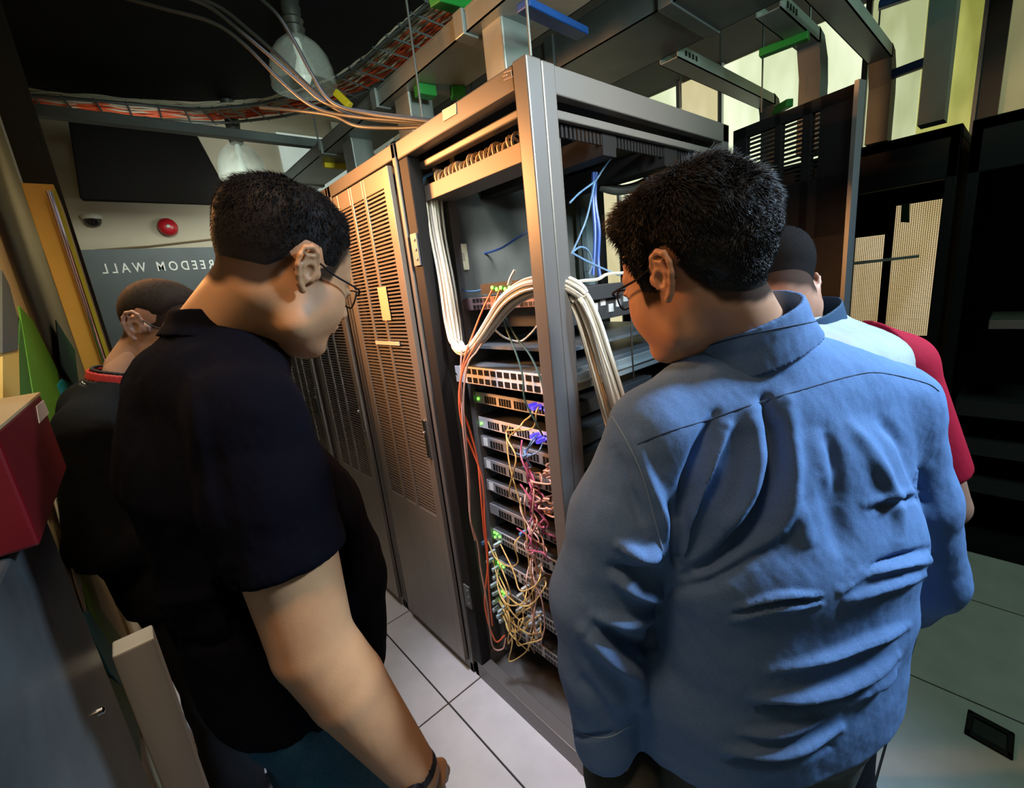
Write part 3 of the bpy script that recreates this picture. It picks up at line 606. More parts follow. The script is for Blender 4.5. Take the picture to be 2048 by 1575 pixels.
B1 = [P(872, 372, 1.45), P(868, 400, 1.45), P(876, 470, 1.46), P(893, 560, 1.47), P(905, 640, 1.49), P(915, 690, 1.48), P(935, 702, 1.44), P(965, 672, 1.37), P(1010, 610, 1.26), P(1050, 580, 1.18), P(1085, 572, 1.15), P(1120, 570, 1.14), P(1155, 590, 1.13), P(1180, 640, 1.14), P(1205, 720, 1.17), P(1232, 810, 1.2), P(1260, 900, 1.26)]
B1 = [b+np.array([max(0, .015-b[0]) if (i < 8) else 0, 0, 0]) for i, b in enumerate(B1)]
for i in range(8, 13): B1[i] = B1[i]+0
for pts in bundle(B1, [.024, .026, .024, .026, .018, .014, .024, .026, .026, .028, .034, .040, .044], 32, 3):
    g = G(pts[60]); g.tube(pts, .0042, 6); tag(g.build('network_cable', M_wc, None, True), 'white network cable in the thick bundle looping through the open rack', 'cable', 'white network cables in the thick bundle')
# plain cables, each its own object, given by pixel and depth
def wire(pts, m, r, lab, grp, name='patch_cable'):
    w = [P(*q) for q in pts]; g = G(w[len(w)//2]); g.tube(w, r, 6, 8); return tag(g.build(name, m, None, True), lab, 'cable', grp)
M_o = mat('fibre_orange', (.62, .12, .05), .4); M_y = mat('fibre_yellow', (.60, .42, .15), .4); M_p = mat('fibre_plum', (.28, .06, .12), .4); M_b = mat('cable_blue', (.05, .13, .48), .4); M_lb = mat('cable_light_blue', (.12, .24, .42), .4)
M_teal = mat('cable_teal', (.05, .12, .12), .4); M_pk = mat('cable_pinkish', (.42, .25, .20), .45); M_blk = mat('cable_black', (.02, .02, .02), .5)
og = 'orange fibre cables hanging left of the switches'
wire([(985, 578, 1.36), (965, 620, 1.38), (945, 670, 1.40), (928, 720, 1.41), (918, 790, 1.43), (925, 850, 1.45), (945, 900, 1.47), (965, 960, 1.49), (970, 1040, 1.52), (975, 1100, 1.56), (978, 1180, 1.6), (985, 1250, 1.65)], M_o, .0032, 'bright orange fibre cable running down the left side of the switches', og)
wire([(1000, 578, 1.33), (975, 640, 1.36), (950, 690, 1.38), (926, 740, 1.41), (920, 800, 1.43), (940, 860, 1.46), (955, 920, 1.48), (962, 990, 1.5), (968, 1060, 1.54), (975, 1130, 1.58), (970, 1210, 1.63), (990, 1280, 1.66), (1010, 1270, 1.66)], M_o, .0032, 'bright orange fibre cable running down the left side of the switches', og)
wire([(1010, 585, 1.32), (985, 650, 1.35), (955, 700, 1.38), (935, 730, 1.40), (927, 800, 1.43), (932, 880, 1.45), (938, 960, 1.48), (941, 1040, 1.5), (955, 1085, 1.53), (962, 1140, 1.57), (975, 1210, 1.6), (985, 1290, 1.66), (1005, 1297, 1.66), (1012, 1275, 1.66)], M_pk, .003, 'pinkish orange fibre cable looping at the foot of the switches', None)
wire([(923, 700, 1.43), (922, 760, 1.43), (926, 850, 1.44), (935, 940, 1.47), (940, 1030, 1.5), (950, 1080, 1.53)], M_pk, .003, 'pale pink cable hanging straight along the left rail', None)
wire([(995, 600, 1.33), (1010, 650, 1.31), (1030, 700, 1.29), (1045, 750, 1.28), (1050, 800, 1.29), (1075, 850, 1.3), (1085, 870, 1.32)], M_teal, .003, 'dark teal cable slanting across the thick silver switch to the left', None)
wire([(998, 610, 1.33), (1030, 670, 1.30), (1060, 710, 1.27), (1082, 760, 1.25), (1090, 800, 1.26)], M_teal, .003, 'dark teal cable slanting across the thick silver switch to the right', None)
wire([(922, 483, 1.66), (935, 496, 1.66), (965, 506, 1.66), (1000, 497, 1.6), (1035, 475, 1.5), (1070, 455, 1.4)], M_b, .0042, 'blue cable drooping across the dark side panel', None)
wire([(913, 538, 1.57), (916, 560, 1.56), (928, 580, 1.53), (950, 582, 1.5), (975, 576, 1.46)], M_lb, .003, 'light blue cable running from the white switch on the side panel', None)
wire([(972, 645, 1.38), (985, 655, 1.4), (1010, 675, 1.42), (1040, 682, 1.42), (1060, 668, 1.38), (1075, 650, 1.33)], M_wc, .003, 'grey white cable hanging in a loop under the bundle', None)
wire([(1017, 570, 1.3), (1022, 555, 1.29), (1030, 540, 1.28)], M_wc, .005, 'short white cable end standing above the green lights', None)
wire([(858, 390, 1.46), (845, 372, 1.46), (850, 355, 1.45), (870, 345, 1.43)], M_lb, .005, 'light blue cable curling at the left end of the cable manager', None)
# right side opening: blue cables by the rear rail
bl = 'blue cables hanging by the power strip'
wire([(1192, 345, 1.55), (1190, 400, 1.55), (1198, 460, 1.57), (1196, 520, 1.6), (1200, 556, 1.6)], M_b, .007, 'thick blue cable hanging beside the power strip', bl)
wire([(1187, 345, 1.55), (1186, 400, 1.55), (1190, 470, 1.57), (1186, 550, 1.6)], M_b, .006, 'thick blue cable hanging beside the power strip', bl)
wire([(1225, 312, 1.4), (1205, 340, 1.42), (1190, 362, 1.42), (1160, 385, 1.38), (1140, 405, 1.32)], M_lb, .003, 'light blue cable rising to the top right inside the rack', None)
wire([(1190, 362, 1.42), (1175, 430, 1.4), (1160, 470, 1.38), (1142, 510, 1.3)], M_lb, .003, 'light blue cable slanting down from the power strip', None)
wire([(1143, 505, 1.28), (1160, 494, 1.32), (1175, 500, 1.36), (1185, 525, 1.4), (1178, 548, 1.42)], M_lb, .003, 'light blue cable arching beside the rack corner', None)
wire([(1143, 505, 1.28), (1180, 525, 1.33), (1225, 545, 1.38), (1240, 550, 1.4)], M_lb, .003, 'light blue cable running right below the arch', None)
wire([(1140, 570, 1.14), (1160, 562, 1.2), (1195, 558, 1.3), (1215, 548, 1.35), (1250, 545, 1.42)], M_wc, .005, 'white cable leaving the bundle to the right', None)
wire([(1250, 548, 1.42), (1258, 575, 1.36), (1262, 620, 1.3), (1264, 700, 1.3), (1268, 760, 1.32)], M_blk, .0025, 'thin black cable hanging over the silver shelf', None)
cdt = [P(*q) for q in ((1400, 255, 1.6), (1340, 320, 1.6), (1290, 365, 1.6), (1240, 380, 1.62), (1200, 372, 1.62))]
g = G(cdt[2]); g.tube(cdt, .018, 10, 8); tag(g.build('flexible_hose', mat('hose_grey', (.10, .105, .10), .5), None, True), 'thick grey hose bending behind the curly-haired man', 'hose')
# switch on the side panel
q = ON(1, .583, 915, 515)
t = thing('toggle_switch', tuple(q), 'small white toggle switch on the inner side panel of the open rack', 'switch')
g = G(q); g.box(q[0]-.035, q[0]+.035, .565, .585, q[2]-.045, q[2]+.045); g.build('switch_body', mat('ivory', (.70, .70, .52), .4), t, bevel=.003)
g = G(q); g.box(q[0]-.016, q[0]+.016, .560, .566, q[2]-.015, q[2]+.012); g.build('rocker', mat('ivory_dark', (.45, .45, .35), .4), t, bevel=.002)
# unit with black clutter seen through the side, and silver shelf
t = thing('black_unit', (.3, .3, 1.47), 'black equipment box behind the white bundle inside the rack', 'equipment')
g = G((.3, .3, 1.47)); g.box(.20, .72, .10, .50, 1.44, 1.54); g.build('casing', M_dface, t, bevel=.003)
g = G((.3, .3, 1.47))
for k in range(10): g.box(.26+k*.04, .285+k*.04, .097, .101, 1.46+(k % 3)*.012, 1.485+(k % 3)*.01)
g.build('port_row', mat('port_pale', (.5, .5, .5), .4), t)
g = G((.4, .04, 1.31)); g.box(.12, .80, .045, .056, 1.262, 1.315); g.box(.12, .80, .035, .056, 1.285, 1.292); tag(g.build('side_bracket', M_galv, bevel=.002), 'long silver slide bracket along the right side of the thick switch', 'bracket')
g = G((.4, .3, 1.38)); g.box(.13, .75, .06, .53, 1.375, 1.385); tag(g.build('equipment_shelf', M_top), 'grey shelf above the thick silver switch', 'shelf')
# patch leads in front of the switches: pixel coordinates start, mid, end
rp = random.Random(11)
def lead(sx, sy, ex, ey, m, lab, grp, sag=30, r=.0026, plug=None):
    def dp(y): return 1.34+.00028*(y-780)
    d0, d1 = dp(sy), dp(ey)
    def fx(px, py, off=.0): 
        q = ON(0, .118-off, px, py); return q
    a, b = fx(sx, sy, 0), fx(ex, ey, 0)
    mid = [fx(sx+(ex-sx)*t_+rp.uniform(-14, 14), sy+(ey-sy)*t_+sag*math.sin(math.pi*t_)+rp.uniform(-8, 8), rp.uniform(.025, .06)) for t_ in (.2, .45, .7, .88)]
    th = thing(*('patch_lead', tuple(mid[1]), lab, 'cable', grp)) if plug else None
    g = G(mid[1]); g.tube([a]+mid+[b], r, 6, 6)
    if th is None: return tag(g.build('patch_lead', m, None, True), lab, 'cable', grp)
    g.build('cord', m, th, True)
    for q in ((a,) if plug is M_pv else (a, b)):
        g = G(mid[1]); g.box(q[0]-.03, q[0]+.004, q[1]-.0055, q[1]+.0055, q[2]-.006, q[2]+.006); g.build('plug', plug, th)
M_pb = mat('plug_blue', (.08, .20, .42), .3); M_pw = mat('plug_pale', (.42, .50, .52), .3); M_pv = mat('plug_violet', (.10, .08, .75), .3, emit=(.12, .08, 1), estr=.6)
gy = 'yellow patch leads tangled before the switches'; gp = 'plum patch leads before the middle switches'; gt = 'tan patch leads before the middle switches'
for k in range(2): lead(1070+8*k, 808+4*k, 1020+rp.uniform(-6, 6), 870+20*k, M_y, 'yellow patch lead hanging from the violet plugs', 'yellow leads under the violet plugs', 5, plug=M_pv)
for k in range(3): lead(1075+6*k, 868+5*k, 1040+rp.uniform(-10, 6), 905+14*k, M_lb, 'pale blue patch lead hanging from the second white-faced switch', 'pale blue leads under the second white-faced switch', 8, plug=M_pv)
lead(1018, 850, 1030, 1000, M_y, 'long yellow patch lead crossing the middle switches', None, 0)
lead(1012, 860, 1062, 1240, M_y, 'long yellow patch lead reaching the lowest switches', None, 0)
for k in range(5): lead(1062+rp.uniform(0, 40), 925+k*7, 1098, 932+k*6, M_pk, 'tan patch lead bunched at the right of the fourth dark switch', gt+' above', 12, .0032)
for k in range(6): lead(1060+rp.uniform(0, 30), 985+k*6, 1105, 990+k*5, M_pk, 'tan patch lead bunched at the right of the middle switches', gt, 16, .0032)
for k in range(9): lead(1036+rp.uniform(-10, 30), 880+k*22, 1060+rp.uniform(0, 50), 1010+k*14, M_p, 'plum patch lead crossing the middle switches', gp, 12, .0032)
for k in range(8): lead(1052+rp.uniform(-14, 20), 955+k*20, 1065+rp.uniform(-10, 45), 1070+k*16, M_pk, 'pinkish patch lead crossing the middle switches', 'pinkish leads before the middle switches', 8)
for k in range(9): lead(980+rp.uniform(0, 22), 1085+k*16, 1052+rp.uniform(-10, 40), 1130+k*14, M_y, 'yellow patch lead looping in front of the lower switches', gy, 60+rp.uniform(-20, 30), plug=M_pw)
for k in range(6): lead(1000+rp.uniform(-6, 30), 1190+k*9, 1075+rp.uniform(-20, 15), 1225+k*8, M_y, 'yellow patch lead crowding around the lowest switches', 'yellow leads around the lowest switches', 45, plug=M_pw)
lead(975, 1080, 1052, 1062, M_y, 'yellow patch lead in a wide loop under the blue plug', None, 60, plug=M_pb)
for k in range(4): lead(1062+rp.uniform(-8, 8), 1085+k*12, 1072+rp.uniform(-15, 15), 1290+k*5, M_pk, 'tan patch lead hanging to the foot of the rack', 'tan leads hanging to the rack foot', 0)
# ---------------- people: implicit surfaces turned into meshes ----------------
def nz(v): v = np.array(v, float); return v/np.linalg.norm(v)
def vnoise(p, f, seed=0):              # smooth pseudo noise of points p (n,3), about -1..1
    r_ = np.random.RandomState(seed); out = 0; a = 1.0; tot = 0
    for o_ in range(3):
        s = 0
        for k in range(5):
            d = r_.normal(size=3); d /= np.linalg.norm(d); s = s+np.sin((p@d)*f*6.283*(1+.35*r_.rand())+r_.rand()*6.28)
        out = out+a*s/3.2; tot += a; a *= .5; f *= 2.1
    return out/tot
class Field:
    def __init__(s, lo, hi, h):
        s.lo = np.array(lo, float); s.h = h; s.n = np.ceil((np.array(hi)-s.lo)/h).astype(int)+1
        s.D = np.full(s.n, 1.0, np.float32)
    def blk(s, lo, hi):
        i0 = np.clip(np.floor((np.array(lo)-s.lo)/s.h).astype(int), 0, s.n); i1 = np.clip(np.ceil((np.array(hi)-s.lo)/s.h).astype(int)+1, 0, s.n)
        if (i1 <= i0).any(): return None, None
        g = [s.lo[k]+s.h*np.arange(i0[k], i1[k]) for k in range(3)]
        return tuple(slice(a, b) for a, b in zip(i0, i1)), (g[0][:, None, None].astype(np.float32), g[1][None, :, None].astype(np.float32), g[2][None, None, :].astype(np.float32))
    def comb(s, sl, d, k, op):
        D = s.D[sl]
        if op == 'u':
            h = np.clip(.5+.5*(D-d)/k, 0, 1); s.D[sl] = D*(1-h)+d*h-k*h*(1-h)
        elif op == 's':
            h = np.clip(.5-.5*(D+d)/k, 0, 1); s.D[sl] = D*(1-h)+(-d)*h+k*h*(1-h)
        elif op == 'i':
            s.D[sl] = np.maximum(D, d)
    def cone(s, a, b, ra, rb, k=.012, op='u'):
        a = np.array(a, float); b = np.array(b, float); m = max(ra, rb)+k+2*s.h
        sl, X = s.blk(np.minimum(a, b)-m, np.maximum(a, b)+m)
        if sl is None: return
        ba = b-a; L = float(ba@ba)+1e-12
        q = [X[i]-a[i] for i in range(3)]; t = np.clip((q[0]*ba[0]+q[1]*ba[1]+q[2]*ba[2])/L, 0, 1)
        d = np.sqrt(sum((q[i]-t*ba[i])**2 for i in range(3)))-(ra+(rb-ra)*t)
        s.comb(sl, d, k, op)
    def chain(s, pts, rs, k=.01, op='u'):
        for i in range(len(pts)-1): s.cone(pts[i], pts[i+1], rs[i], rs[i+1], k, op)
    def ell(s, c, r, R=None, k=.012, op='u'):
        c = np.array(c, float); r = np.array(r, float); m = r.max()+k+2*s.h
        sl, X = s.blk(c-m, c+m)
        if sl is None: return
        q = [X[i]-c[i] for i in range(3)]
        if R is not None: q = [sum(R[j][i]*q[i] for i in range(3)) for j in range(3)]
        k0 = np.sqrt(sum((q[i]/r[i])**2 for i in range(3))); k1 = np.sqrt(sum((q[i]/r[i]**2)**2 for i in range(3)))+1e-9
        s.comb(sl, k0*(k0-1)/k1, k, op)
    def loft(s, pts, radii, side, k=.02, op='u'):    # elliptical sections along a spine; side = lateral direction
        for i in range(len(pts)-1):
            a, b = np.array(pts[i], float), np.array(pts[i+1], float); ra, rb = radii[i], radii[i+1]
            m = max(ra+rb)+k+2*s.h; sl, X = s.blk(np.minimum(a, b)-m, np.maximum(a, b)+m)
            if sl is None: continue
            ax = nz(b-a); L = np.linalg.norm(b-a); u = nz(np.array(side)-ax*(np.array(side)@ax)); v = np.cross(ax, u)
            q = [X[j]-a[j] for j in range(3)]; w = sum(q[j]*ax[j] for j in range(3)); t = np.clip(w/L, 0, 1); wc = w-t*L
            uu = sum(q[j]*u[j] for j in range(3)); vv = sum(q[j]*v[j] for j in range(3))
            ru = ra[0]+(rb[0]-ra[0])*t; rv = ra[1]+(rb[1]-ra[1])*t; rw = np.minimum(ru, rv)
            # superellipse for a boxier trunk
            e = (np.abs(uu/ru)**2.4+np.abs(vv/rv)**2.4)**(1/2.4)
            k0 = np.sqrt(e*e+(wc/rw)**2); s.comb(sl, (k0-1)*np.minimum(ru, rv), k, op)
    def plane(s, p, n, k=0, op='i'):     # keeps the side opposite to n
        n = nz(n); X = s.blk(s.lo, s.lo+s.h*(s.n+1)); d = sum((X[1][i]-p[i])*n[i] for i in range(3)); s.D = np.maximum(s.D, d).astype(np.float32)
    def mesh(s):
        D = s.D; S = D < 0
        cnt = sum(S[i:S.shape[0]-1+i, j:S.shape[1]-1+j, k:S.shape[2]-1+k].astype(np.int8) for i in (0, 1) for j in (0, 1) for k in (0, 1))
        act = (cnt > 0) & (cnt < 8); idx = np.argwhere(act); ids = np.full(act.shape, -1, np.int64); ids[act] = np.arange(len(idx))
        acc = np.zeros((len(idx), 3)); num = np.zeros(len(idx))
        cor = [(i, j, k) for i in (0, 1) for j in (0, 1) for k in (0, 1)]
        for a in cor:
            for ax in range(3):
                if a[ax]: continue
                b = list(a); b[ax] = 1
                da = D[idx[:, 0]+a[0], idx[:, 1]+a[1], idx[:, 2]+a[2]]; db = D[idx[:, 0]+b[0], idx[:, 1]+b[1], idx[:, 2]+b[2]]
                c = (da < 0) != (db < 0); t = da/(da-db+1e-12); p = np.tile(np.array(a, float), (len(idx), 1)); p[:, ax] += t
                acc[c] += p[c]; num[c] += 1
        V = s.lo+s.h*(idx+acc/num[:, None]); Fc = []
        for ax in range(3):
            b, c = (ax+1) % 3, (ax+2) % 3
            sl0 = [slice(None)]*3; sl1 = [slice(None)]*3; sl0[ax] = slice(0, -1); sl1[ax] = slice(1, None)
            e = np.argwhere(S[tuple(sl0)] != S[tuple(sl1)])
            e = e[(e[:, b] > 0) & (e[:, c] > 0) & (e[:, b] < D.shape[b]-1) & (e[:, c] < D.shape[c]-1)]
            ob = np.zeros(3, int); ob[b] = 1; oc = np.zeros(3, int); oc[c] = 1
            q = np.stack([ids[tuple((e-o_).T)] for o_ in (ob*0, ob, ob+oc, oc)], 1)
            ins = S[tuple(e.T)]; q[~ins] = q[~ins][:, ::-1]; Fc.append(q)
        Fc = np.concatenate(Fc); Fc = Fc[(Fc >= 0).all(1)]
        return V, Fc
def normals(V, Fc):
    n = np.cross(V[Fc[:, 2]]-V[Fc[:, 0]], V[Fc[:, 3]]-V[Fc[:, 1]]); N = np.zeros_like(V)
    for k in range(4): np.add.at(N, Fc[:, k], n)
    return N/(np.linalg.norm(N, axis=1)[:, None]+1e-12)
def relax(V, Fc, it=2, f=.5):
    for _ in range(it):
        A = np.zeros_like(V); c = np.zeros(len(V))
        for k in range(4):
            a, b = Fc[:, k], Fc[:, (k+1) % 4]; np.add.at(A, a, V[b]); np.add.at(c, a, 1); np.add.at(A, b, V[a]); np.add.at(c, b, 1)
        V = V+(A/np.maximum(c, 1)[:, None]-V)*f
    return V
def to_obj(name, parts, m, parent, origin, attr=None):
    V = np.concatenate([p[0] for p in parts])-np.array(origin); off = np.cumsum([0]+[len(p[0]) for p in parts])
    Fs = []
    for p, o_ in zip(parts, off): Fs += [tuple(f) for f in (np.array(p[1])+o_).tolist()] if len(p[1]) else []
    me = bpy.data.meshes.new(name); me.from_pydata(V.tolist(), [], Fs); me.polygons.foreach_set('use_smooth', [True]*len(me.polygons)); me.update()
    if attr is not None:
        a = me.attributes.new('tone', 'FLOAT', 'POINT'); a.data.foreach_set('value', np.concatenate(attr).astype(np.float32))
    o = bpy.data.objects.new(name, me); COL.objects.link(o); me.materials.append(m); o.parent = parent
    return o
def skin_mat(name, col, hair=(.012, .009, .008)):
    m = bpy.data.materials.new(name); m.use_nodes = True; nt = m.node_tree; b = nt.nodes['Principled BSDF']
    at = nt.nodes.new('ShaderNodeAttribute'); at.attribute_name = 'tone'
    n = nt.nodes.new('ShaderNodeTexNoise'); n.inputs['Scale'].default_value = 28; n.inputs['Detail'].default_value = 6
    tc = nt.nodes.new('ShaderNodeTexCoord'); nt.links.new(tc.outputs['Object'], n.inputs['Vector'])
    mx = nt.nodes.new('ShaderNodeMix'); mx.data_type = 'RGBA'; nt.links.new(n.outputs['Fac'], mx.inputs[0]); mx.inputs[6].default_value = (col[0]*.86, col[1]*.80, col[2]*.78, 1); mx.inputs[7].default_value = (min(1, col[0]*1.08), col[1]*1.1, col[2]*1.1, 1)
    m2 = nt.nodes.new('ShaderNodeMix'); m2.data_type = 'RGBA'; nt.links.new(at.outputs['Fac'], m2.inputs[0]); nt.links.new(mx.outputs[2], m2.inputs[6]); m2.inputs[7].default_value = (*hair, 1)
    nt.links.new(m2.outputs[2], b.inputs['Base Color']); 
    mr = nt.nodes.new('ShaderNodeMapRange'); mr.inputs['To Min'].default_value = .48; mr.inputs['To Max'].default_value = .9; nt.links.new(at.outputs['Fac'], mr.inputs['Value']); nt.links.new(mr.outputs[0], b.inputs['Roughness'])
    mq = nt.nodes.new('ShaderNodeMapRange'); mq.inputs['To Min'].default_value = .45; mq.inputs['To Max'].default_value = .05; nt.links.new(at.outputs['Fac'], mq.inputs['Value']); nt.links.new(mq.outputs[0], b.inputs['Specular IOR Level'])
    b.inputs['Subsurface Weight'].default_value = .12; b.inputs['Subsurface Radius'].default_value = (.012, .005, .003); b.inputs['Subsurface Scale'].default_value = .5
    bp = nt.nodes.new('ShaderNodeBump'); bp.inputs['Strength'].default_value = .25; bp.inputs['Distance'].default_value = .0006
    n3 = nt.nodes.new('ShaderNodeTexNoise'); n3.inputs['Scale'].default_value = 400; nt.links.new(tc.outputs['Object'], n3.inputs['Vector']); nt.links.new(n3.outputs['Fac'], bp.inputs['Height']); nt.links.new(bp.outputs[0], b.inputs['Normal'])
    return m
def cloth_mat(name, col, weave=700, rough=.85, var=.12, seed=0, sheen=.0, spec=.2):
    m = bpy.data.materials.new(name); m.use_nodes = True; nt = m.node_tree; b = nt.nodes['Principled BSDF']
    tc = nt.nodes.new('ShaderNodeTexCoord')
    n = nt.nodes.new('ShaderNodeTexNoise'); n.inputs['Scale'].default_value = weave; n.inputs['Detail'].default_value = 2; nt.links.new(tc.outputs['Object'], n.inputs['Vector'])
    r = nt.nodes.new('ShaderNodeMapRange'); r.inputs['From Min'].default_value = .3; r.inputs['From Max'].default_value = .7; r.inputs['To Min'].default_value = 1-var; r.inputs['To Max'].default_value = 1+var; nt.links.new(n.outputs['Fac'], r.inputs['Value'])
    v = nt.nodes.new('ShaderNodeVectorMath'); v.operation = 'SCALE'; v.inputs[0].default_value = col; nt.links.new(r.outputs[0], v.inputs['Scale']); nt.links.new(v.outputs[0], b.inputs['Base Color'])
    b.inputs['Roughness'].default_value = rough; b.inputs['Sheen Weight'].default_value = sheen; b.inputs['Specular IOR Level'].default_value = spec
    n2 = nt.nodes.new('ShaderNodeTexNoise'); n2.inputs['Scale'].default_value = 34; n2.inputs['Detail'].default_value = 5; nt.links.new(tc.outputs['Object'], n2.inputs['Vector'])
    bp = nt.nodes.new('ShaderNodeBump'); bp.inputs['Strength'].default_value = .35; bp.inputs['Distance'].default_value = .004; nt.links.new(n2.outputs['Fac'], bp.inputs['Height'])
    b2 = nt.nodes.new('ShaderNodeBump'); b2.inputs['Strength'].default_value = .3; b2.inputs['Distance'].default_value = .0006; nt.links.new(n.outputs['Fac'], b2.inputs['Height']); nt.links.new(bp.outputs[0], b2.inputs['Normal']); nt.links.new(b2.outputs[0], b.inputs['Normal'])
    return m
def ss(x, a, b): t = np.clip((x-a)/(b-a), 0, 1); return t*t*(3-2*t)
HLX = [-.13, -.085, -.06, -.04, -.026, .004, .012, .034, .046, .062, .085, .13]
def hairline(q, HLZ, w=None):         # height of the hairline at local x
    return np.interp(q[:, 0], HLX, HLZ)
def head(S):
    """S: dict(c, f, u, s, neck base, hair...) -> local-frame body part and hair part, in world coordinates"""
    f = nz(S['f']); u = nz(np.array(S['u'])-f*(np.array(S['u'])@f)); l = np.cross(u, f); R = np.stack([f, l, u]); s = S.get('s', 1.0); c = np.array(S['c'])
    tow = lambda V: V*s @ R + c
    nb = (R @ (np.array(S['neck'])-c))/s; fat = S.get('fat', 0)
    A = Field((-.14, -.11, -.20), (.145, .11, .145), .0021)
    A.ell((-.016, 0, .036), (.100, .078, .086), k=.02)
    A.ell((.030, 0, .028), (.064, .066, .072), k=.02)
    A.ell((.036, 0, -.040), (.056, .060+.5*fat, .070), k=.02)
    for y in (1, -1):
        A.cone((-.010, y*.042, -.040), (.008, y*(.042+fat*.6), -.078), .020, .018+fat*.5, .03)
        A.cone((.008, y*(.042+fat*.6), -.078), (.070, y*.014, -.103), .020+fat*.3, .017, .03)
        A.ell((.048, y*.034, -.038), (.034, .027+fat*.6, .036), k=.04)
        A.cone((.086, y*.010, .018), (.074, y*.046, .020), .011, .009, .010)
    A.ell((.076, 0, -.104), (.020, .024, .017), k=.012)
    A.ell((.040, 0, -.100), (.045, .036+fat, .022+fat), k=.02)
    for y in (1, -1): A.ell((.102, y*.031, .000), (.016, .015, .011), k=.008, op='s')
    for y in (1, -1):
        A.ell((.080, y*.031, .001), (.0155, .0155, .0125), k=.004)
        A.cone((.094, y*.022, .002), (.092, y*.042, .001), .003, .003, .004)
    A.chain([(.092, 0, .010), (.103, 0, -.012), (.113, 0, -.034)], [.008, .0085, .0115], .008)
    for y in (1, -1): A.ell((.103, y*.013, -.037), (.010, .008, .008), k=.005)
    A.ell((.088, 0, -.062), (.018, .030, .020), k=.012)
    A.ell((.101, 0, -.061), (.0075, .021, .0055), k=.004); A.ell((.099, 0, -.071), (.0075, .018, .0058), k=.004)
    A.ell((.110, 0, -.0660), (.010, .024, .0014), k=.003, op='s')
    # ears
    for y in (1, -1):
        def E(a, b, o=0): return (-.012+a*.9-o*.35, y*(.079+o), .002+b)
        A.cone(E(.012, 0, -.004), E(-.002, .004, .004), .013, .010, .006)
        A.ell(E(-.002, .002, .008), (.014, .0055, .027), k=.005)
        hx = [(.012, .004, .004), (.014, .018, .007), (.008, .029, .011), (-.004, .033, .014), (-.015, .027, .017), (-.019, .014, .018), (-.018, .000, .017), (-.013, -.013, .013), (-.006, -.024, .009), (.003, -.031, .006)]
        A.chain([E(*p) for p in hx], [.0036, .0038, .0040, .0042, .0044, .0044, .0042, .0040, .0046, .0058], .0025)
        A.chain([E(.004, .022, .013), E(-.008, .018, .015), E(-.010, .004, .014), E(-.005, -.010, .012)], [.0028]*4, .004)
        A.ell(E(.006, -.002, .013), (.0085, .007, .0105), k=.003, op='s')
        A.ell(E(-.013, .012, .020), (.0028, .004, .013), k=.002, op='s')
        A.cone(E(.013, -.004, .006), E(.013, -.012, .006), .0045, .004, .003)
    nr = S.get('nr', .058)
    A.cone((-.030, 0, -.035), nb, nr, nr+.006, .02); 
    V, Fc = A.mesh(); V = relax(V, Fc, 1, .4)
    HLZ = S['hl']; hl = hairline(V, HLZ)
    ear = (np.abs(V[:, 1]) > .074) & (np.abs(V[:, 0]+.012) < .034) & (np.abs(V[:, 2]) < .045)
    tone = ss(V[:, 2]-hl+.012*vnoise(V, 9, 4), -S.get('fade', .02), .008)*.93; tone[ear] = 0
    if S.get('goatee'):
        d = np.sqrt(((V-np.array([.090, 0, -.080]))**2/np.array([.046, .044, .038])**2).sum(1)); tone = np.maximum(tone, .88*(1-ss(d, .7, 1.1))*(np.abs(V[:, 2]+.066) > .008))
    brow = np.zeros(len(V))
    for y in (1, -1):
        dz = V[:, 2]-(.024-.12*np.abs(np.abs(V[:, 1])-.030)); brow = np.maximum(brow, (1-ss(np.abs(dz), .002, .0055))*(V[:, 0] > .06)*(V[:, 1]*y > .012)*(V[:, 1]*y < .052))
    tone = np.maximum(tone, brow*.85)
    body = (tow(V), Fc, tone)
    # hair shell
    B = Field((-.16, -.13, -.12), (.14, .13, .17), .0026)
    T = S['hair_t']
    B.ell((-.016, 0, .036), np.array((.100, .078, .086))-.0006, k=.02); B.ell((.030, 0, .028), np.array((.064, .066, .072))-.0006, k=.02)
    B.cone((-.030, 0, -.035), nb, nr-.0006, nr+.005, .02)
    B.ell((.036, 0, -.040), (.0555, .0595+.5*fat, .0695), k=.02)
    HT = HLZ; HLZ = S.get('hls', HLZ)
    X = B.blk(B.lo, B.lo+B.h*(B.n+1))[1]; sh = B.D.shape
    PX = np.broadcast_to(X[0], sh); PY = np.broadcast_to(X[1], sh); PZ = np.broadcast_to(X[2], sh)
    hlz = np.interp(PX, HLX, HLZ); top = ss(PZ, .02, .10)
    front = S.get('front', 0)*ss(PX, .02, .08)*ss(PZ, .04, .08)
    dep = PZ-hlz
    th = (T[0]+(T[1]-T[0])*top+front)*ss(dep, -.004, S.get('edge', .03))+.0016*ss(dep, .004, .02)
    nzv = vnoise(np.stack([PX.ravel(), PY.ravel(), PZ.ravel()], 1), S.get('nf', 14), 3).reshape(sh)
    near_ear = np.sqrt(((PX+.012)/.030)**2+((PZ-.002)/.040)**2)
    dd = B.D-th*(1+S.get('na', .2)*nzv)
    cut = np.maximum(hlz-PZ, np.where(np.abs(PY) > .06, (1-near_ear)*.03, -1))
    B.D = np.maximum(dd, cut).astype(np.float32)
    HV, HF = B.mesh(); HV = relax(HV, HF, 1, .4); HN = normals(HV, HF)
    # strands standing off the shell
    rs = np.random.RandomState(S.get('seed', 1)); ns = S['ns']; vi = rs.randint(0, len(HV), ns)
    pv = HV[vi]; nv = HN[vi]; ok = (HN[vi]@np.array([0, 0, 1]) > -.9) & (pv[:, 2] > np.interp(pv[:, 0], HLX, HLZ)+.002); pv, nv = pv[ok], nv[ok]
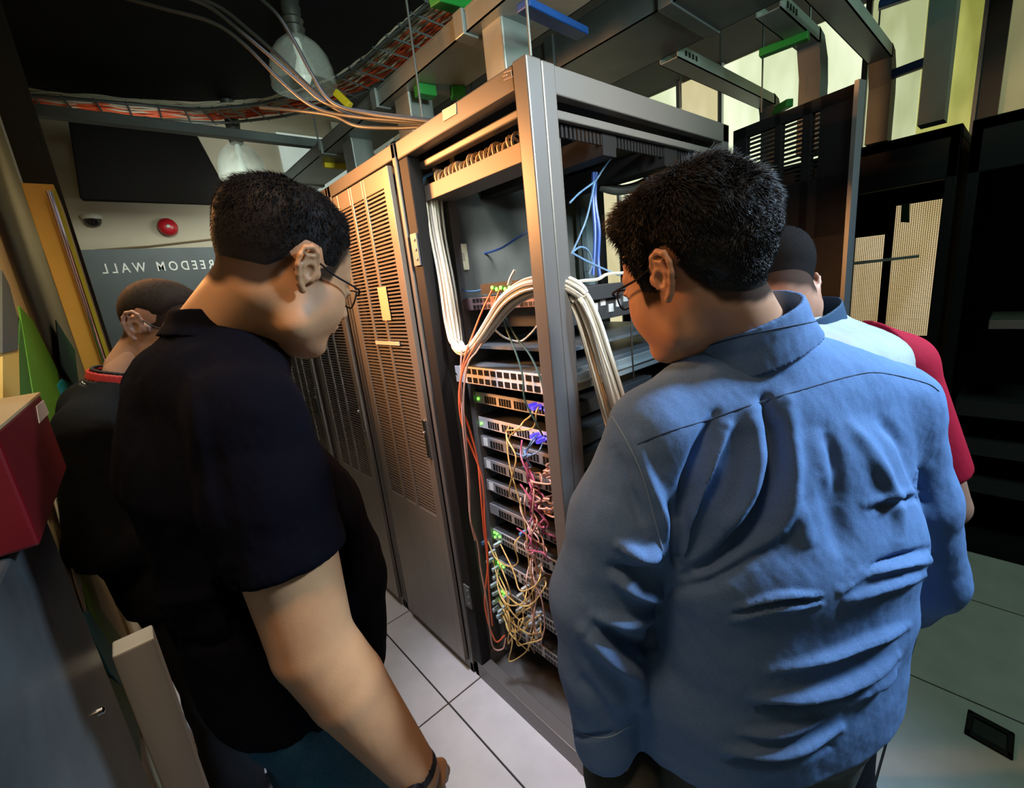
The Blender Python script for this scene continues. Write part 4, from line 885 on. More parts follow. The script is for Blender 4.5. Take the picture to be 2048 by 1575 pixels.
    cr = np.array([-.03, 0, .115]); tang = pv-cr; tang -= nv*(tang*nv).sum(1)[:, None]; tang /= np.linalg.norm(tang, axis=1)[:, None]+1e-6
    tang += np.array(S.get('comb', (0, 0, 0)))
    wv = np.stack([vnoise(pv, 11, 5), vnoise(pv, 11, 6), vnoise(pv, 11, 7)], 1)
    L = S['sl'][0]+(S['sl'][1]-S['sl'][0])*ss(pv[:, 2], .0, .10)*(.5+.7*rs.rand(len(pv))); L = L*ss(pv[:, 2]-np.interp(pv[:, 0], HLX, HLZ), -.01, .035)+.002
    d1 = nv*S.get('lift', .5)+tang*.8+wv*.7*S.get('mess', 1)+rs.normal(size=pv.shape)*.25; d1 /= np.linalg.norm(d1, axis=1)[:, None]
    d2 = d1*.6+tang*.6+np.stack([wv[:, 1], wv[:, 2], wv[:, 0]], 1)*.6*S.get('mess', 1)+nv*.05; d2 /= np.linalg.norm(d2, axis=1)[:, None]
    wd_ = S.get('sw', .0007); p0 = pv-nv*.002; p1 = p0+d1*(L*.5)[:, None]; p2 = p1+d2*(L*.5)[:, None]
    sd = np.cross(d1, nv+1e-3); sd /= np.linalg.norm(sd, axis=1)[:, None]+1e-9
    tk = np.cross(sd, d1)*wd_*.6
    n_ = len(pv); SV = np.concatenate([p0-sd*wd_, p0+sd*wd_, p0+tk, p1-sd*wd_*.8, p1+sd*wd_*.8, p1+tk, p2]); I = np.arange(n_)
    a0, a1, a2, b0, b1, b2, t_ = [I+n_*k for k in range(7)]
    SF4 = np.concatenate([np.stack(q, 1) for q in ((a0, a1, b1, b0), (a1, a2, b2, b1), (a2, a0, b0, b2))]); SF3 = np.concatenate([np.stack(q, 1) for q in ((b0, b1, t_), (b1, b2, t_), (b2, b0, t_))])
    hair = [(tow(HV), HF), (tow(SV), SF4), (np.zeros((0, 3)), SF3-len(SV))]
    return body, hair, R, s, c
def eyes(parent, R, s, c, origin, m_white, m_iris):
    for y in (1, -1):
        g = G(origin); cc = c+s*(np.array([.0825, y*.031, -.001])@R); g.lathe(cc, [(.0125*s*math.sin(a), -.0125*s*math.cos(a)) for a in np.linspace(0, math.pi, 12)], 20, R[0]); o = g.build('eye', m_white, parent, True)
        g = G(origin); cc = c+s*(np.array([.0945, y*.031, -.003])@R); g.lathe(cc, [(.0052*s, 0), (.004*s, .0008), (0, .0012)], 16, R[0]); g.build('iris', m_iris, o, True)
def glasses(parent, R, s, c, origin, m_f, m_l):
    W_ = lambda p: c+s*(np.array(p)@R)
    t = None
    fr = G(origin)
    for y in (1, -1):
        rim = [W_((.108-abs(0.012*math.cos(a)), y*.033+.024*math.cos(a), -.006+.016*math.sin(a))) for a in np.linspace(0, 2*math.pi, 25)]
        fr.tube(rim, .0013, 6)
        fr.tube([W_((.100, y*.056, .003)), W_((.085, y*.074, .008)), W_((.03, y*.084, .012)), W_((-.005, y*.086, .020)), W_((-.022, y*.088, .010)), W_((-.032, y*.086, -.006))], .0017, 6, 4)
    fr.tube([W_((.107, -.010, .000)), W_((.112, 0, .003)), W_((.107, .010, .000))], .0014, 6, 4)
    o = fr.build('glasses_frame', m_f, parent, True)
    for y in (1, -1):
        g = G(origin); ring = [W_((.1075-abs(0.012*math.cos(a)), y*.033+.0235*math.cos(a), -.006+.0155*math.sin(a))) for a in np.linspace(0, 2*math.pi, 25)[:-1]]; n = len(ring); f_ = R[0]*.001
        g.add(ring+[p+f_ for p in ring]+[W_((.1095, y*.033, -.006)), W_((.1095, y*.033, -.006))+f_], [(2*n, (i+1) % n, i) for i in range(n)]+[(2*n+1, n+i, n+(i+1) % n) for i in range(n)]+[(i, (i+1) % n, n+(i+1) % n, n+i) for i in range(n)])
        g.build('lens', m_l, o, True)
def hand(wr, d, palm, s=1.0, side=1, curl=.35):
    """wr wrist point, d direction of the fingers, palm = palm normal; returns a part in world coordinates"""
    d = nz(d); n = nz(np.array(palm)-d*(np.array(palm)@d)); w = np.cross(n, d)*side; R = np.stack([d, w, n])   # x fingers, y towards thumb, z palm side
    A = Field((-.05, -.075, -.05), (.21, .09, .10), .0024)
    A.cone((-.04, 0, 0), (.0, 0, 0), .026, .024, .015)
    A.loft([(0, 0, 0), (.045, .002, 0), (.088, 0, 0)], [(.026, .017), (.038, .016), (.040, .013)], (0, 1, 0), .012)
    for i, (y, L, r) in enumerate(((.030, .074, .0095), (.010, .082, .0098), (-.011, .076, .0092), (-.030, .060, .0082))):
        a = curl*(.5+.12*i); p = np.array([.084-.004*abs(i-1), y, 0]); ang = 0
        for seg, rr in ((.46, r), (.30, r*.93), (.24, r*.84)):
            ang += a; q = p+L*seg*np.array([math.cos(ang), y*.6*(.3 if seg == .46 else 0), math.sin(ang)]); A.cone(p, q, rr, rr*.95, .004); p = q
    p = np.array([.018, .024, .006]); A.cone(p, (.048, .050, .018), .017, .0125, .012); A.cone((.048, .050, .018), (.078, .060, .030), .0118, .0108, .005); A.cone((.078, .060, .030), (.102, .060, .040), .0105, .0088, .004)
    V, Fc = A.mesh(); V = V*s
    out = V@R+np.array(wr)
    if np.linalg.det(R) < 0: Fc = Fc[:, ::-1]
    return out, Fc, np.zeros(len(V))
def proj(V):
    q = (V-CAM)@MR.T; return np.stack([W/2+F*q[:, 0]/q[:, 2], H/2-F*q[:, 1]/q[:, 2]], 1), q[:, 2]
def poly_dist(pp, poly):              # distance of 2-D points to a polyline and running parameter
    best = np.full(len(pp), 1e9); side = np.zeros(len(pp)); tt = np.zeros(len(pp)); poly = np.array(poly, float); n = len(poly)-1
    for i in range(n):
        a, b = poly[i], poly[i+1]; ab = b-a; L = ab@ab; t = np.clip(((pp-a)@ab)/L, 0, 1); q = pp-(a+t[:, None]*ab); d = np.linalg.norm(q, axis=1)
        s = np.sign(ab[0]*q[:, 1]-ab[1]*q[:, 0]); m = d < best; best[m] = d[m]; side[m] = s[m]; tt[m] = (i+t[m])/n
    return best, side, tt
def folds(V, Fc, fl):
    """press folds into the cloth: each fold = (pixel polyline, half width in pixels, height in metres)"""
    N = normals(V, Fc); pp, dep = proj(V); fac = ((CAM-V)*N).sum(1) > 0
    D = np.zeros(len(V))
    for pl, w, h in fl:
        d, sd, t = poly_dist(pp, smooth2(pl)); D += np.where(fac, h*np.exp(-(d/w)**2)*np.sin(np.pi*np.clip(t, .03, .97))**.5, 0)
    return V+N*D[:, None]
def smooth2(pl):
    q = smooth_path([(x, y, 0) for x, y in pl], 5); return [(p[0], p[1]) for p in q]
def person(name, label, J, hd, skin, shirt_fn, pants_m, shoes_m, extras=None):
    base = (float(J['pel'][0]), float(J['pel'][1]), 0.0)
    t = thing('person', base, label, 'person')
    lo = np.min([J[k] for k in ('LS', 'RS', 'LE', 'RE', 'LW', 'RW', 'pel', 'LF', 'RF')], 0)-.16; hi = np.max([J[k] for k in ('LS', 'RS', 'LE', 'RE', 'LW', 'RW', 'neck')], 0)+.16; lo[2] = .0
    A = Field(lo, hi, .006); side = nz(J['RS']-J['LS']); w = J['w']
    mid = (J['LS']+J['RS'])/2
    A.loft([mid-[0, 0, .05], (mid+J['pel'])/2, J['pel']], [(.125, .06), (.14, .08), (.15, .09)], side, .02)
    A.cone(mid-[0, 0, .05], J['neck']-[0, 0, .02], .04, .045, .02)
    A.cone(J['neck'], J['neck']+(hd['c']-J['neck'])*.3, .053, .050, .02)
    for s in 'LR':
        A.cone(mid-[0, 0, .04], J[s+'S'], .04, .045, .02); ar = J.get('ar', 1)
        E_, W2 = J[s+'E'], J[s+'W']; fm = E_+(W2-E_)*.3
        A.chain([J[s+'S'], J[s+'S']*.45+E_*.55, E_], [.050*ar, .060*ar, .052*ar], .005)
        A.chain([E_, fm, W2], [.052*ar, .051*ar, .033*ar], .005)
        A.chain([J['pel']+side*(.09 if s == 'R' else -.09)-[0, 0, .04], J[s+'K'], J[s+'F']+[0, 0, .07]], [.085, .055, .04], .03)
        ff = J[s+'F']; A.cone(ff+[0, 0, .05], ff+nz(J['face'])*.15+[0, 0, .035], .035, .028, .02)
    V, Fc = A.mesh(); V = relax(V, Fc, 1, .5)
    hb, hair, R, s_, c_ = head(hd)
    parts = [(V, Fc), (hb[0], hb[1])]; tone = [np.zeros(len(V)), hb[2]]
    for s in 'LR':
        hh = J[s+'H']; q = hand(J[s+'W'], hh[0], hh[1], hh[2] if len(hh) > 2 else 1.0, 1 if s == 'L' else -1, hh[3] if len(hh) > 3 else .35); parts.append((q[0], q[1])); tone.append(q[2])
    to_obj('body', parts, skin, t, base, tone)
    to_obj('hair', hair, hd['hm'], t, base)
    eyes(t, R, s_, c_, base, mat('eye_white', (.75, .72, .68), .2), mat('iris_brown', (.03, .015, .008), .15))
    if hd.get('glasses'): glasses(t, R, s_, c_, base, mat('glasses_black', (.01, .01, .011), .6, spec=.15), hd['glasses'])
    shirt_fn(t, J, base, R, s_, c_)
    # trousers
    lo = np.min([J[k] for k in ('pel', 'LF', 'RF', 'LK', 'RK')], 0)-.26; hi = np.max([J[k] for k in ('pel', 'LF', 'RF', 'LK', 'RK')], 0)+.26; lo[2] = 0; hi[2] = J['pel'][2]+.16
    B = Field(lo, hi, .007); pw = J['pw']
    B.loft([J['pel']+[0, 0, .12], J['pel']-[0, 0, .02], J['pel']-[0, 0, .08]], [(pw*.90, pw*.55), (pw*.95, pw*.60), (pw*.97, pw*.62)], side, .02)
    for s, sg in (('L', -1), ('R', 1)):
        B.chain([J['pel']+side*sg*pw*.48-[0, 0, .08], J[s+'K'], J[s+'F']+[0, 0, .07]], [pw*.52, .085, .075], .03)
    if J.get('pocket'): a_, b_, r_ = J['pocket']; B.cone(a_, b_, r_, r_, .04)
    V, Fc = B.mesh(); V = relax(V, Fc, 2, .5); N = normals(V, Fc); V = V+N*(.005*vnoise(V*np.array([1, 1, .6]), 7, 2))[:, None]
    if J.get('pfold'): V = folds(V, Fc, J['pfold'])
    to_obj('trousers', [(V, Fc)], pants_m, t, base)
    for s in 'LR':
        C_ = Field(J[s+'F']-[.2, .2, .1], J[s+'F']+[.2, .2, .16], .005); ff = np.array([J[s+'F'][0], J[s+'F'][1], 0.0]); fd = nz([J['face'][0], J['face'][1], 0])
        C_.loft([ff+[0, 0, .035]-fd*.06, ff+[0, 0, .035]+fd*.08, ff+[0, 0, .03]+fd*.17], [(.042, .04), (.05, .04), (.042, .03)], np.cross(fd, (0, 0, 1)), .02); C_.cone(ff+[0, 0, .04], ff+[0, 0, .12], .045, .05, .02); C_.plane((0, 0, .001), (0, 0, -1))
        V, Fc = C_.mesh(); to_obj('shoe', [(V, Fc)], shoes_m, t, base)
    if extras: extras(t, J, base, R, s_, c_)
    return t
# ---------------- the four men ----------------
def down(p, dz, dx=0, dy=0): return np.array([p[0]+dx, p[1]+dy, p[2]-dz])
def shirt_field(J, h, spine, sleeves, hemz, neck_r=.060, hem_tilt=(0, 0), k=.035, shr=.068):
    allp = [np.array(p) for p in spine]+[p for sl in sleeves for p in sl[0]]
    lo = np.min(allp, 0)-.27; hi = np.max(allp, 0)+.20; lo[2] = hemz-.06
    A = Field(lo, hi, h); side = nz(J['RS']-J['LS']); mid = (J['LS']+J['RS'])/2
    return A, side, mid
def finish_shirt(A, J, hd, hemz, neck_r=.058, hem_n=(0, 0, -1), hem_p=None):
    nd = nz(hd['c']-J['neck'])
    A.cone(J['neck']-nd*.03, J['neck']+nd*.15, neck_r, neck_r+.02, .008, 's')
    A.plane(hem_p if hem_p is not None else (0, 0, hemz), hem_n)
# === man in the blue denim shirt ===
LS, RS = P(1312, 868, .68), P(1772, 812, .765)
mid = (LS+RS)/2
J2 = dict(LS=LS, RS=RS, neck=P(1492, 672, .715), LE=P(1196, 1190, .75), LW=P(1208, 1455, .81), RE=P(1850, 1150, .87), RW=P(1755, 1262, 1.04),
          pel=down(mid, .47, -.015, .0), face=nz(np.cross((0, 0, 1), RS-LS)), w=1.3, ar=1.05, pw=.21)
J2['LH'] = (P(1300, 1600, .93)-J2['LW'], J2['RS']-J2['LS'], 1.0, .25); J2['pocket'] = (P(1240, 1545, .855), P(1300, 1690, .95), .072); J2['RH'] = (P(1560, 1230, 1.18)-J2['RW'], (0, 0, 1), 1.0, .5)
for s, sg in (('L', -1), ('R', 1)):
    sd = nz(J2['RS']-J2['LS']); J2[s+'K'] = J2['pel']+sd*sg*.10-[0, 0, .42]+J2['face']*.03; J2[s+'F'] = J2['pel']+sd*sg*.11; J2[s+'F'][2] = 0.0
fw, rt, up = MR[2], MR[0], MR[1]
hd2 = dict(c=P(1379, 544, .661), f=rt*-.547-up*.109+fw*.83, u=rt*-.309+up*.948-fw*.080, s=1.0, neck=J2['neck']+[0, 0, -.01], fat=.004, nr=.060,
           hl=[-.075, -.072, -.055, -.015, .030, .032, -.030, -.028, .050, .062, .070, .08], hair_t=(.011, .018), front=.010, edge=.05, na=.35, nf=16, fade=.012, hls=[-.058, -.056, -.042, -.006, .036, .036, -.026, -.022, .050, .062, .070, .08],
           ns=24000, sl=(.007, .021), lift=.9, mess=1.1, comb=(0, 0, -.1), sw=.0008, seed=5, hm=mat('hair_dark', (.012, .009, .007), .5, spec=.3),
           glasses=mat('lens_clear', (.9, .95, .95), .02, trans=1, alpha=.3))
M_denim = cloth_mat('denim_blue', (.11, .195, .375), 900, .8, .25)
def shirt2(t, J, base, R, s_, c_):
    h = .0042; side = nz(J['RS']-J['LS']); mid = (J['LS']+J['RS'])/2; f = J['face']; pel = J['pel']
    sp = [mid+[0, 0, .02]-f*.0, mid-[0, 0, .09], mid-[0, 0, .22]-f*.012, mid-[0, 0, .34]-f*.01, pel-[0, 0, .0], pel-[0, 0, .08]]
    rd = [(.19, .085), (.212, .118), (.222, .138), (.222, .140), (.228, .144), (.234, .148)]
    A, side, m_ = shirt_field(J, h, sp, [([J['LE'], J['LW'], J['RE'], J['RW']],)], pel[2]-.10)
    A.loft(sp, rd, side, .03)
    A.cone(J['LS'], J['neck']-[0, 0, .03], .068, .062, .05); A.cone(J['RS'], J['neck']-[0, 0, .03], .068, .062, .05); A.cone(mid-[0, 0, .03], J['neck']-[0, 0, .035], .095, .075, .05)
    A.chain([J['LS'], (J['LS']+J['LE'])/2-side*.006, J['LE'], (J['LE']*.5+J['LW']*.5), J['LW']], [.070, .082, .078, .070, .056], .025)
    A.chain([J['RS'], (J['RS']+J['RE'])/2, J['RE'], J['RW']], [.070, .070, .062, .045], .025)
    d = nz(J['LW']-J['LE']); A.cone(J['LW']-d*.012, J['LW']+d*.022, .057, .057, .006); A.cone(P(1335, 1330, .81), P(1345, 1490, .87), .075, .08, .04)
    A.cone(J['LW']+d*.06, J['LW']+d*.03, .05, .040, .004, 's')
    finish_shirt(A, J, hd2, pel[2]-.08, .060, (.10, -.10, -1), pel-[0, 0, .085])
    V, Fc = A.mesh(); V = relax(V, Fc, 2, .5)
    fl = [([(1530, 800), (1548, 880), (1545, 960), (1505, 1050), (1430, 1120), (1370, 1150)], 13, -.020), ([(1575, 800), (1585, 900), (1580, 1000), (1530, 1090), (1440, 1160)], 16, .008),
          ([(1500, 820), (1515, 920), (1495, 1000), (1440, 1070)], 18, .010), ([(1430, 830), (1400, 900), (1375, 960), (1362, 1030)], 11, -.012), ([(1455, 850), (1410, 940), (1385, 1020), (1362, 1140)], 9, .012),
          ([(1275, 880), (1300, 960), (1335, 1060), (1350, 1120)], 14, .008), ([(1340, 1010), (1345, 1080), (1360, 1140)], 10, -.010),
          ([(1330, 1180), (1420, 1165), (1500, 1120), (1560, 1080)], 14, -.010),
          ([(1475, 1215), (1560, 1190), (1640, 1190)], 6, .007), ([(1465, 1240), (1550, 1215), (1640, 1205)], 6, .007), ([(1470, 1228), (1560, 1203), (1640, 1198)], 5, -.008),
          ([(1680, 1180), (1740, 1140), (1860, 1120)], 9, .009), ([(1690, 1200), (1760, 1175), (1850, 1150)], 7, .007), ([(1690, 1168), (1760, 1128), (1860, 1098)], 7, -.008),
          ([(1540, 1340), (1660, 1310), (1760, 1270), (1810, 1250)], 9, .009), ([(1510, 1395), (1620, 1385), (1720, 1350), (1790, 1310)], 10, .012), ([(1520, 1415), (1620, 1405), (1730, 1370)], 8, -.010),
          ([(1480, 1465), (1560, 1460), (1640, 1435)], 8, .008), ([(1450, 1500), (1560, 1500), (1680, 1455)], 9, .010), ([(1450, 1525), (1560, 1525), (1660, 1490)], 8, -.008),
          ([(1700, 1400), (1760, 1360), (1790, 1330)], 7, .008), ([(1650, 860), (1670, 920), (1680, 1000)], 14, -.006), ([(1700, 850), (1740, 900), (1790, 1000), (1800, 1080)], 14, .006), ([(1760, 840), (1810, 900), (1845, 1000)], 12, -.006),
          ([(1640, 950), (1670, 1040), (1690, 1120)], 20, -.005), ([(1590, 1000), (1620, 1100)], 24, .005),
          ([(1730, 1010), (1800, 985), (1850, 985)], 7, .003), ([(1740, 1022), (1800, 1000), (1850, 997)], 7, -.003),
          # sleeve creases
          ([(1240, 1090), (1290, 1110), (1320, 1100)], 11, .012), ([(1235, 1160), (1290, 1185), (1325, 1170)], 13, .014), ([(1225, 1135), (1270, 1150), (1310, 1140)], 11, -.012),
          ([(1170, 1260), (1215, 1300), (1260, 1340), (1280, 1400)], 16, .016), ([(1200, 1255), (1250, 1290), (1300, 1290)], 12, -.014), ([(1190, 1230), (1250, 1245), (1310, 1230)], 12, .010),
          ([(1150, 1350), (1190, 1400), (1230, 1450)], 16, -.008), ([(1110, 1450), (1170, 1475), (1240, 1465)], 6, -.006), ([(1230, 900), (1260, 980), (1290, 1060)], 12, -.006)]
    fl = [(a_, b_, c_*1.5) for a_, b_, c_ in fl]; V = folds(V, Fc, fl); N = normals(V, Fc); V = V+N*(.0022*vnoise(V, 6, 8)+.0012*vnoise(V, 16, 9))[:, None]
    o = to_obj('shirt', [(V, Fc)], M_denim, t, base)
    # seams pressed on the cloth: yoke and armhole
    from mathutils.bvhtree import BVHTree
    bvh = BVHTree.FromPolygons(V.tolist(), Fc.tolist())
    def seam(pl, m, r=.0012, nm='seam', off=.0004):
        pts = []
        for x, y in smooth2(pl):
            d_ = MR.T @ np.array([(x-W/2)/F, -(y-H/2)/F, 1.0]); hit = bvh.ray_cast(Vector(CAM), Vector(d_))
            if hit[0] is not None: pts.append(np.array(hit[0])-nz(d_)*off)
        g = G(base); g.tube(pts, r, 5); g.build(nm, m, o, True)
    M_seam = mat('seam_navy', (.02, .035, .08), .8); M_seamp = mat('seam_pale', (.20, .30, .45), .8)
    seam([(1275, 888), (1340, 862), (1420, 838), (1500, 810), (1600, 780), (1700, 752), (1760, 745), (1850, 765), (1878, 782)], M_seam, .0009)
    seam([(1218, 822), (1250, 875), (1285, 950), (1310, 1040), (1328, 1110)], M_seamp, .0013)
    seam([(1105, 1440), (1160, 1466), (1215, 1474), (1262, 1450)], M_seamp, .0011)
    # collar
    nd = nz(hd2['c']-J['neck']); ax = nz(nd*.55+np.array([0, 0, .75])-f*.02); C_ = Field(J['neck']-.16, J['neck']+.16, .0026)
    nb = J['neck']-[0, 0, .018]-f*.004-side*.006; tp = nb+ax*.062+f*.004
    C_.loft([nb-ax*.01, nb+ax*.035, tp], [(.104, .102), (.088, .092), (.085, .090)], side, .004); C_.loft([nb-ax*.10, nb+ax*.03, nb+ax*.16], [(.094, .092), (.078, .082), (.081, .086)], side, .002, 's')
    C_.plane(tp, ax); C_.plane(nb-ax*.004, -ax)
    CV, CF = C_.mesh(); CV = relax(CV, CF, 2, .5); N = normals(CV, CF); CV = CV+N*(.0015*vnoise(CV, 14, 3))[:, None]
    to_obj('collar', [(CV, CF)], M_denim, t, base)
    g = G(base); q = []
    for x, y in ((1352, 716), (1420, 690), (1500, 668), (1580, 652), (1645, 640)): q.append((x, y))
    bv2 = BVHTree.FromPolygons(np.concatenate([V, CV]).tolist(), np.concatenate([Fc, CF+len(V)]).tolist()); pts = []
    for x, y in smooth2(q):
        d_ = MR.T @ np.array([(x-W/2)/F, -(y-H/2)/F, 1.0]); hit = bv2.ray_cast(Vector(CAM), Vector(d_))
        if hit[0] is not None: pts.append(np.array(hit[0])-nz(d_)*.0003)
    if len(pts) > 2: g.tube(pts, .0012, 5); g.build('seam', M_seam, o, True)
person('person', 'person with dark wavy hair and glasses in a blue denim shirt, back to the viewer', J2, hd2, skin_mat('skin_2', (.50, .26, .15)), shirt2, cloth_mat('trouser_olive', (.06, .065, .055), 500, .85, .2), mat('shoe_black', (.01, .01, .01), .4))
# === man in the black polo ===
RS = P(500, 838, .63)
d_ = nz((rt*.74-fw*.67)*[1, 1, 0]); LS = RS-d_*.41+[0, 0, .01]
mid = (LS+RS)/2
J1 = dict(LS=LS, RS=RS, neck=P(455, 672, .775), RE=P(626, 1285, .68), RW=P(835, 1548, .77), LE=down(LS, .31, .02, .03), LW=down(LS, .50, .16, -.02),
          pel=down(mid, .48, .01, 0), face=nz(np.cross((0, 0, 1), RS-LS)), w=1.25, ar=1.15, pw=.20)
J1['RH'] = (P(885, 1700, .80)-J1['RW'], nz(J1['LS']-J1['RS']), 1.0, .35); J1['LH'] = (J1['face']+[0, 0, -.6], nz(J1['RS']-J1['LS']), 1.0, .4)
for s, sg in (('L', -1), ('R', 1)):
    sd = nz(J1['RS']-J1['LS']); J1[s+'K'] = J1['pel']+sd*sg*.10-[0, 0, .42]+J1['face']*.03; J1[s+'F'] = J1['pel']+sd*sg*.11; J1[s+'F'][2] = 0.0
hd1 = dict(c=P(575, 543, .751), f=rt*.549-up*.178+fw*.817, u=rt*.277+up*.961+fw*.024, s=1.03, neck=P(455, 665, .775), fat=.010, nr=.066,
           hl=[-.050, -.046, -.040, -.015, .026, .030, -.004, .002, .045, .064, .072, .08], hair_t=(.002, .015), front=.006, edge=.09, na=.12, nf=20, fade=.016, hls=[-.028, -.026, -.022, .0, .036, .036, .012, .016, .050, .066, .074, .08],
           ns=16000, sl=(.003, .012), lift=.5, mess=.6, sw=.0006, seed=2, hm=mat('hair_black', (.008, .006, .005), .6, spec=.2), goatee=True,
           glasses=mat('lens_clear', (.9, .95, .95), .02, trans=1))
M_polo = cloth_mat('polo_black', (.0020, .0021, .0052), 600, .95, .25, spec=.08)
def shirt1(t, J, base, R, s_, c_):
    h = .0045; side = nz(J['RS']-J['LS']); mid = (J['LS']+J['RS'])/2; f = J['face']; pel = J['pel']
    sp = [mid+[0, 0, .02]-f*.01, mid-[0, 0, .10]-f*.005, mid-[0, 0, .24]+f*.03, mid-[0, 0, .37]+f*.04, pel-[0, 0, .0]+f*.02, pel-[0, 0, .08]+f*.01]
    rd = [(.18, .09), (.205, .135), (.215, .160), (.215, .172), (.21, .160), (.208, .155)]
    A, side, m_ = shirt_field(J, h, sp, [([J['LE'], J['RE']],)], pel[2]-.10)
    A.loft(sp, rd, side, .03)
    nk = J['neck']-[0, 0, .03]
    A.cone(J['LS'], nk, .066, .066, .05); A.cone(J['RS'], nk, .066, .070, .05); A.cone(mid-[0, 0, .03], nk, .10, .08, .05)
    for s in 'LR':
        S0, E0 = J[s+'S'], J[s+'E']; hem = S0+(E0-S0)*.57; d = nz(E0-S0)
        B_ = [S0, (S0+hem)/2, hem]
        A.chain(B_, [.070, .079, .084], .025)
        # open sleeve end, cut square to the arm
        sl, X = A.blk(hem-.14, hem+.14)
        if s == 'R':
            pl = sum((X[i]-(hem[i]+d[i]*.012))*d[i] for i in range(3)); near = np.sqrt(sum((X[i]-(hem[i]+d[i]*.06))**2 for i in range(3)))-.115
            tor = None; cutd = np.maximum(near, -pl); 
            ts = sum((X[i]-J['RS'][i])*side[i] for i in range(3)); cutd = np.maximum(cutd, -(ts+.045)); A.comb(sl, cutd, .004, 's')
    A.cone(J['RS']+(J['RE']-J['RS'])*.50, J['RS']+(J['RE']-J['RS'])*.75, .074, .078, .003, 's')
    finish_shirt(A, J, hd1, pel[2]-.08, .066, (0, 0, -1), pel-[0, 0, .075])
    V, Fc = A.mesh(); V = relax(V, Fc, 2, .5)
    V = folds(V, Fc, [([(260, 760), (300, 900), (330, 1050)], 22, -.010), ([(380, 760), (400, 900), (420, 1040), (450, 1120)], 20, .008), ([(470, 1150), (480, 1250), (520, 1330)], 16, -.012), ([(250, 1150), (330, 1200), (430, 1190)], 16, .010), ([(300, 1260), (400, 1290), (500, 1270)], 14, -.010),
                      ([(690, 950), (710, 1050), (725, 1150)], 12, .008)])
    N = normals(V, Fc); V = V+N*(.003*vnoise(V, 5, 18)+.0015*vnoise(V, 13, 19))[:, None]
    o = to_obj('shirt', [(V, Fc)], M_polo, t, base)
    nd = nz(hd1['neck']-J['neck']+np.array([0, 0, .06])); ax = nz(nd+f*.25)
    C_ = Field(J['neck']-.18, J['neck']+.18, .003); nb = J['neck']-[0, 0, .012]+f*.012; tp = nb+ax*.055
    C_.loft([nb-ax*.012, nb+ax*.02, tp], [(.118, .118), (.094, .100), (.088, .094)], side, .004); C_.loft([nb-ax*.10, nb+ax*.02, nb+ax*.16], [(.106, .106), (.083, .089), (.084, .090)], side, .002, 's')
    C_.plane(tp, nz(ax-f*.15)); C_.plane(nb-ax*.002, -ax)
    CV, CF = C_.mesh(); CV = relax(CV, CF, 2, .5); to_obj('collar', [(CV, CF)], M_polo, t, base)
def ex1(t, J, base, R, s_, c_):
    d = nz(J['RW']-J['RE']); c0 = J['RW']-d*.015
    g = G(base); g.lathe(c0, [(.036, -.011), (.0395, -.011), (.0395, .011), (.036, .011), (.036, -.011)], 28, d); o = g.build('watch_strap', mat('strap_black', (.012, .012, .014), .5), t, True)
    g = G(base); n_ = nz(np.cross(d, (0, 0, 1))); g.lathe(c0+n_*.037, [(.019, -.002), (.019, .008), (.015, .010), (0, .010)], 24, n_); g.build('watch_case', mat('watch_dark', (.05, .05, .055), .2, .8), o, True)
J1['pfold'] = [([(430, 1490), (500, 1490), (560, 1470)], 10, .008), ([(560, 1465), (600, 1440), (640, 1450)], 10, -.012), ([(650, 1400), (620, 1480), (600, 1575)], 12, .006)]
person('person', 'person with short black hair and glasses in a black polo shirt, side view', J1, hd1, skin_mat('skin_1', (.55, .29, .14)), shirt1, cloth_mat('jeans_teal', (.022, .085, .125), 500, .85, .3), mat('shoe_black', (.01, .01, .01), .4), ex1)
# === man at the back left ===
RS = P(180, 862, 1.02); LS = RS+[.06, .40, .0]; mid = (LS+RS)/2
J3 = dict(LS=LS, RS=RS, neck=P(258, 752, 1.13), RE=P(205, 1085, 1.06), LE=down(LS, .28, .03, .02), RW=P(205, 1085, 1.06)+[.24, .06, -.05], LW=down(LS, .48, .14, -.04), pel=down(mid, .46, .03, 0), face=nz(np.cross((0, 0, 1), RS-LS)), w=1.1, ar=1.0, pw=.165)
J3['RH'] = (J3['face']+[0, 0, -.8], nz(J3['LS']-J3['RS']), 1.0, .4); J3['LH'] = (J3['face']+[0, 0, -.8], nz(J3['RS']-J3['LS']), 1.0, .4)
for s, sg in (('L', -1), ('R', 1)):
    sd = nz(J3['RS']-J3['LS']); J3[s+'K'] = J3['pel']+sd*sg*.09-[0, 0, .42]+J3['face']*.03; J3[s+'F'] = J3['pel']+sd*sg*.10; J3[s+'F'][2] = 0.0
hd3 = dict(c=P(336, 658, 1.155), f=rt*.95-up*.25+fw*.04, u=rt*.2+up*.96-fw*.12, s=1.0, neck=P(272, 740, 1.15), fat=.004, nr=.058,
           hl=[-.050, -.048, -.042, -.020, .026, .030, .004, .010, .050, .066, .074, .08], hair_t=(.0008, .002), edge=.05, na=.05, nf=20, fade=.014, hls=[-.02, -.018, -.012, .005, .036, .036, .030, .032, .060, .072, .078, .082],
           ns=3500, sl=(.002, .004), lift=.6, mess=.3, sw=.0005, seed=8, hm=mat('hair_buzz', (.020, .015, .012), .85, spec=.1), glasses=mat('lens_clear', (.9, .95, .95), .02, trans=1))
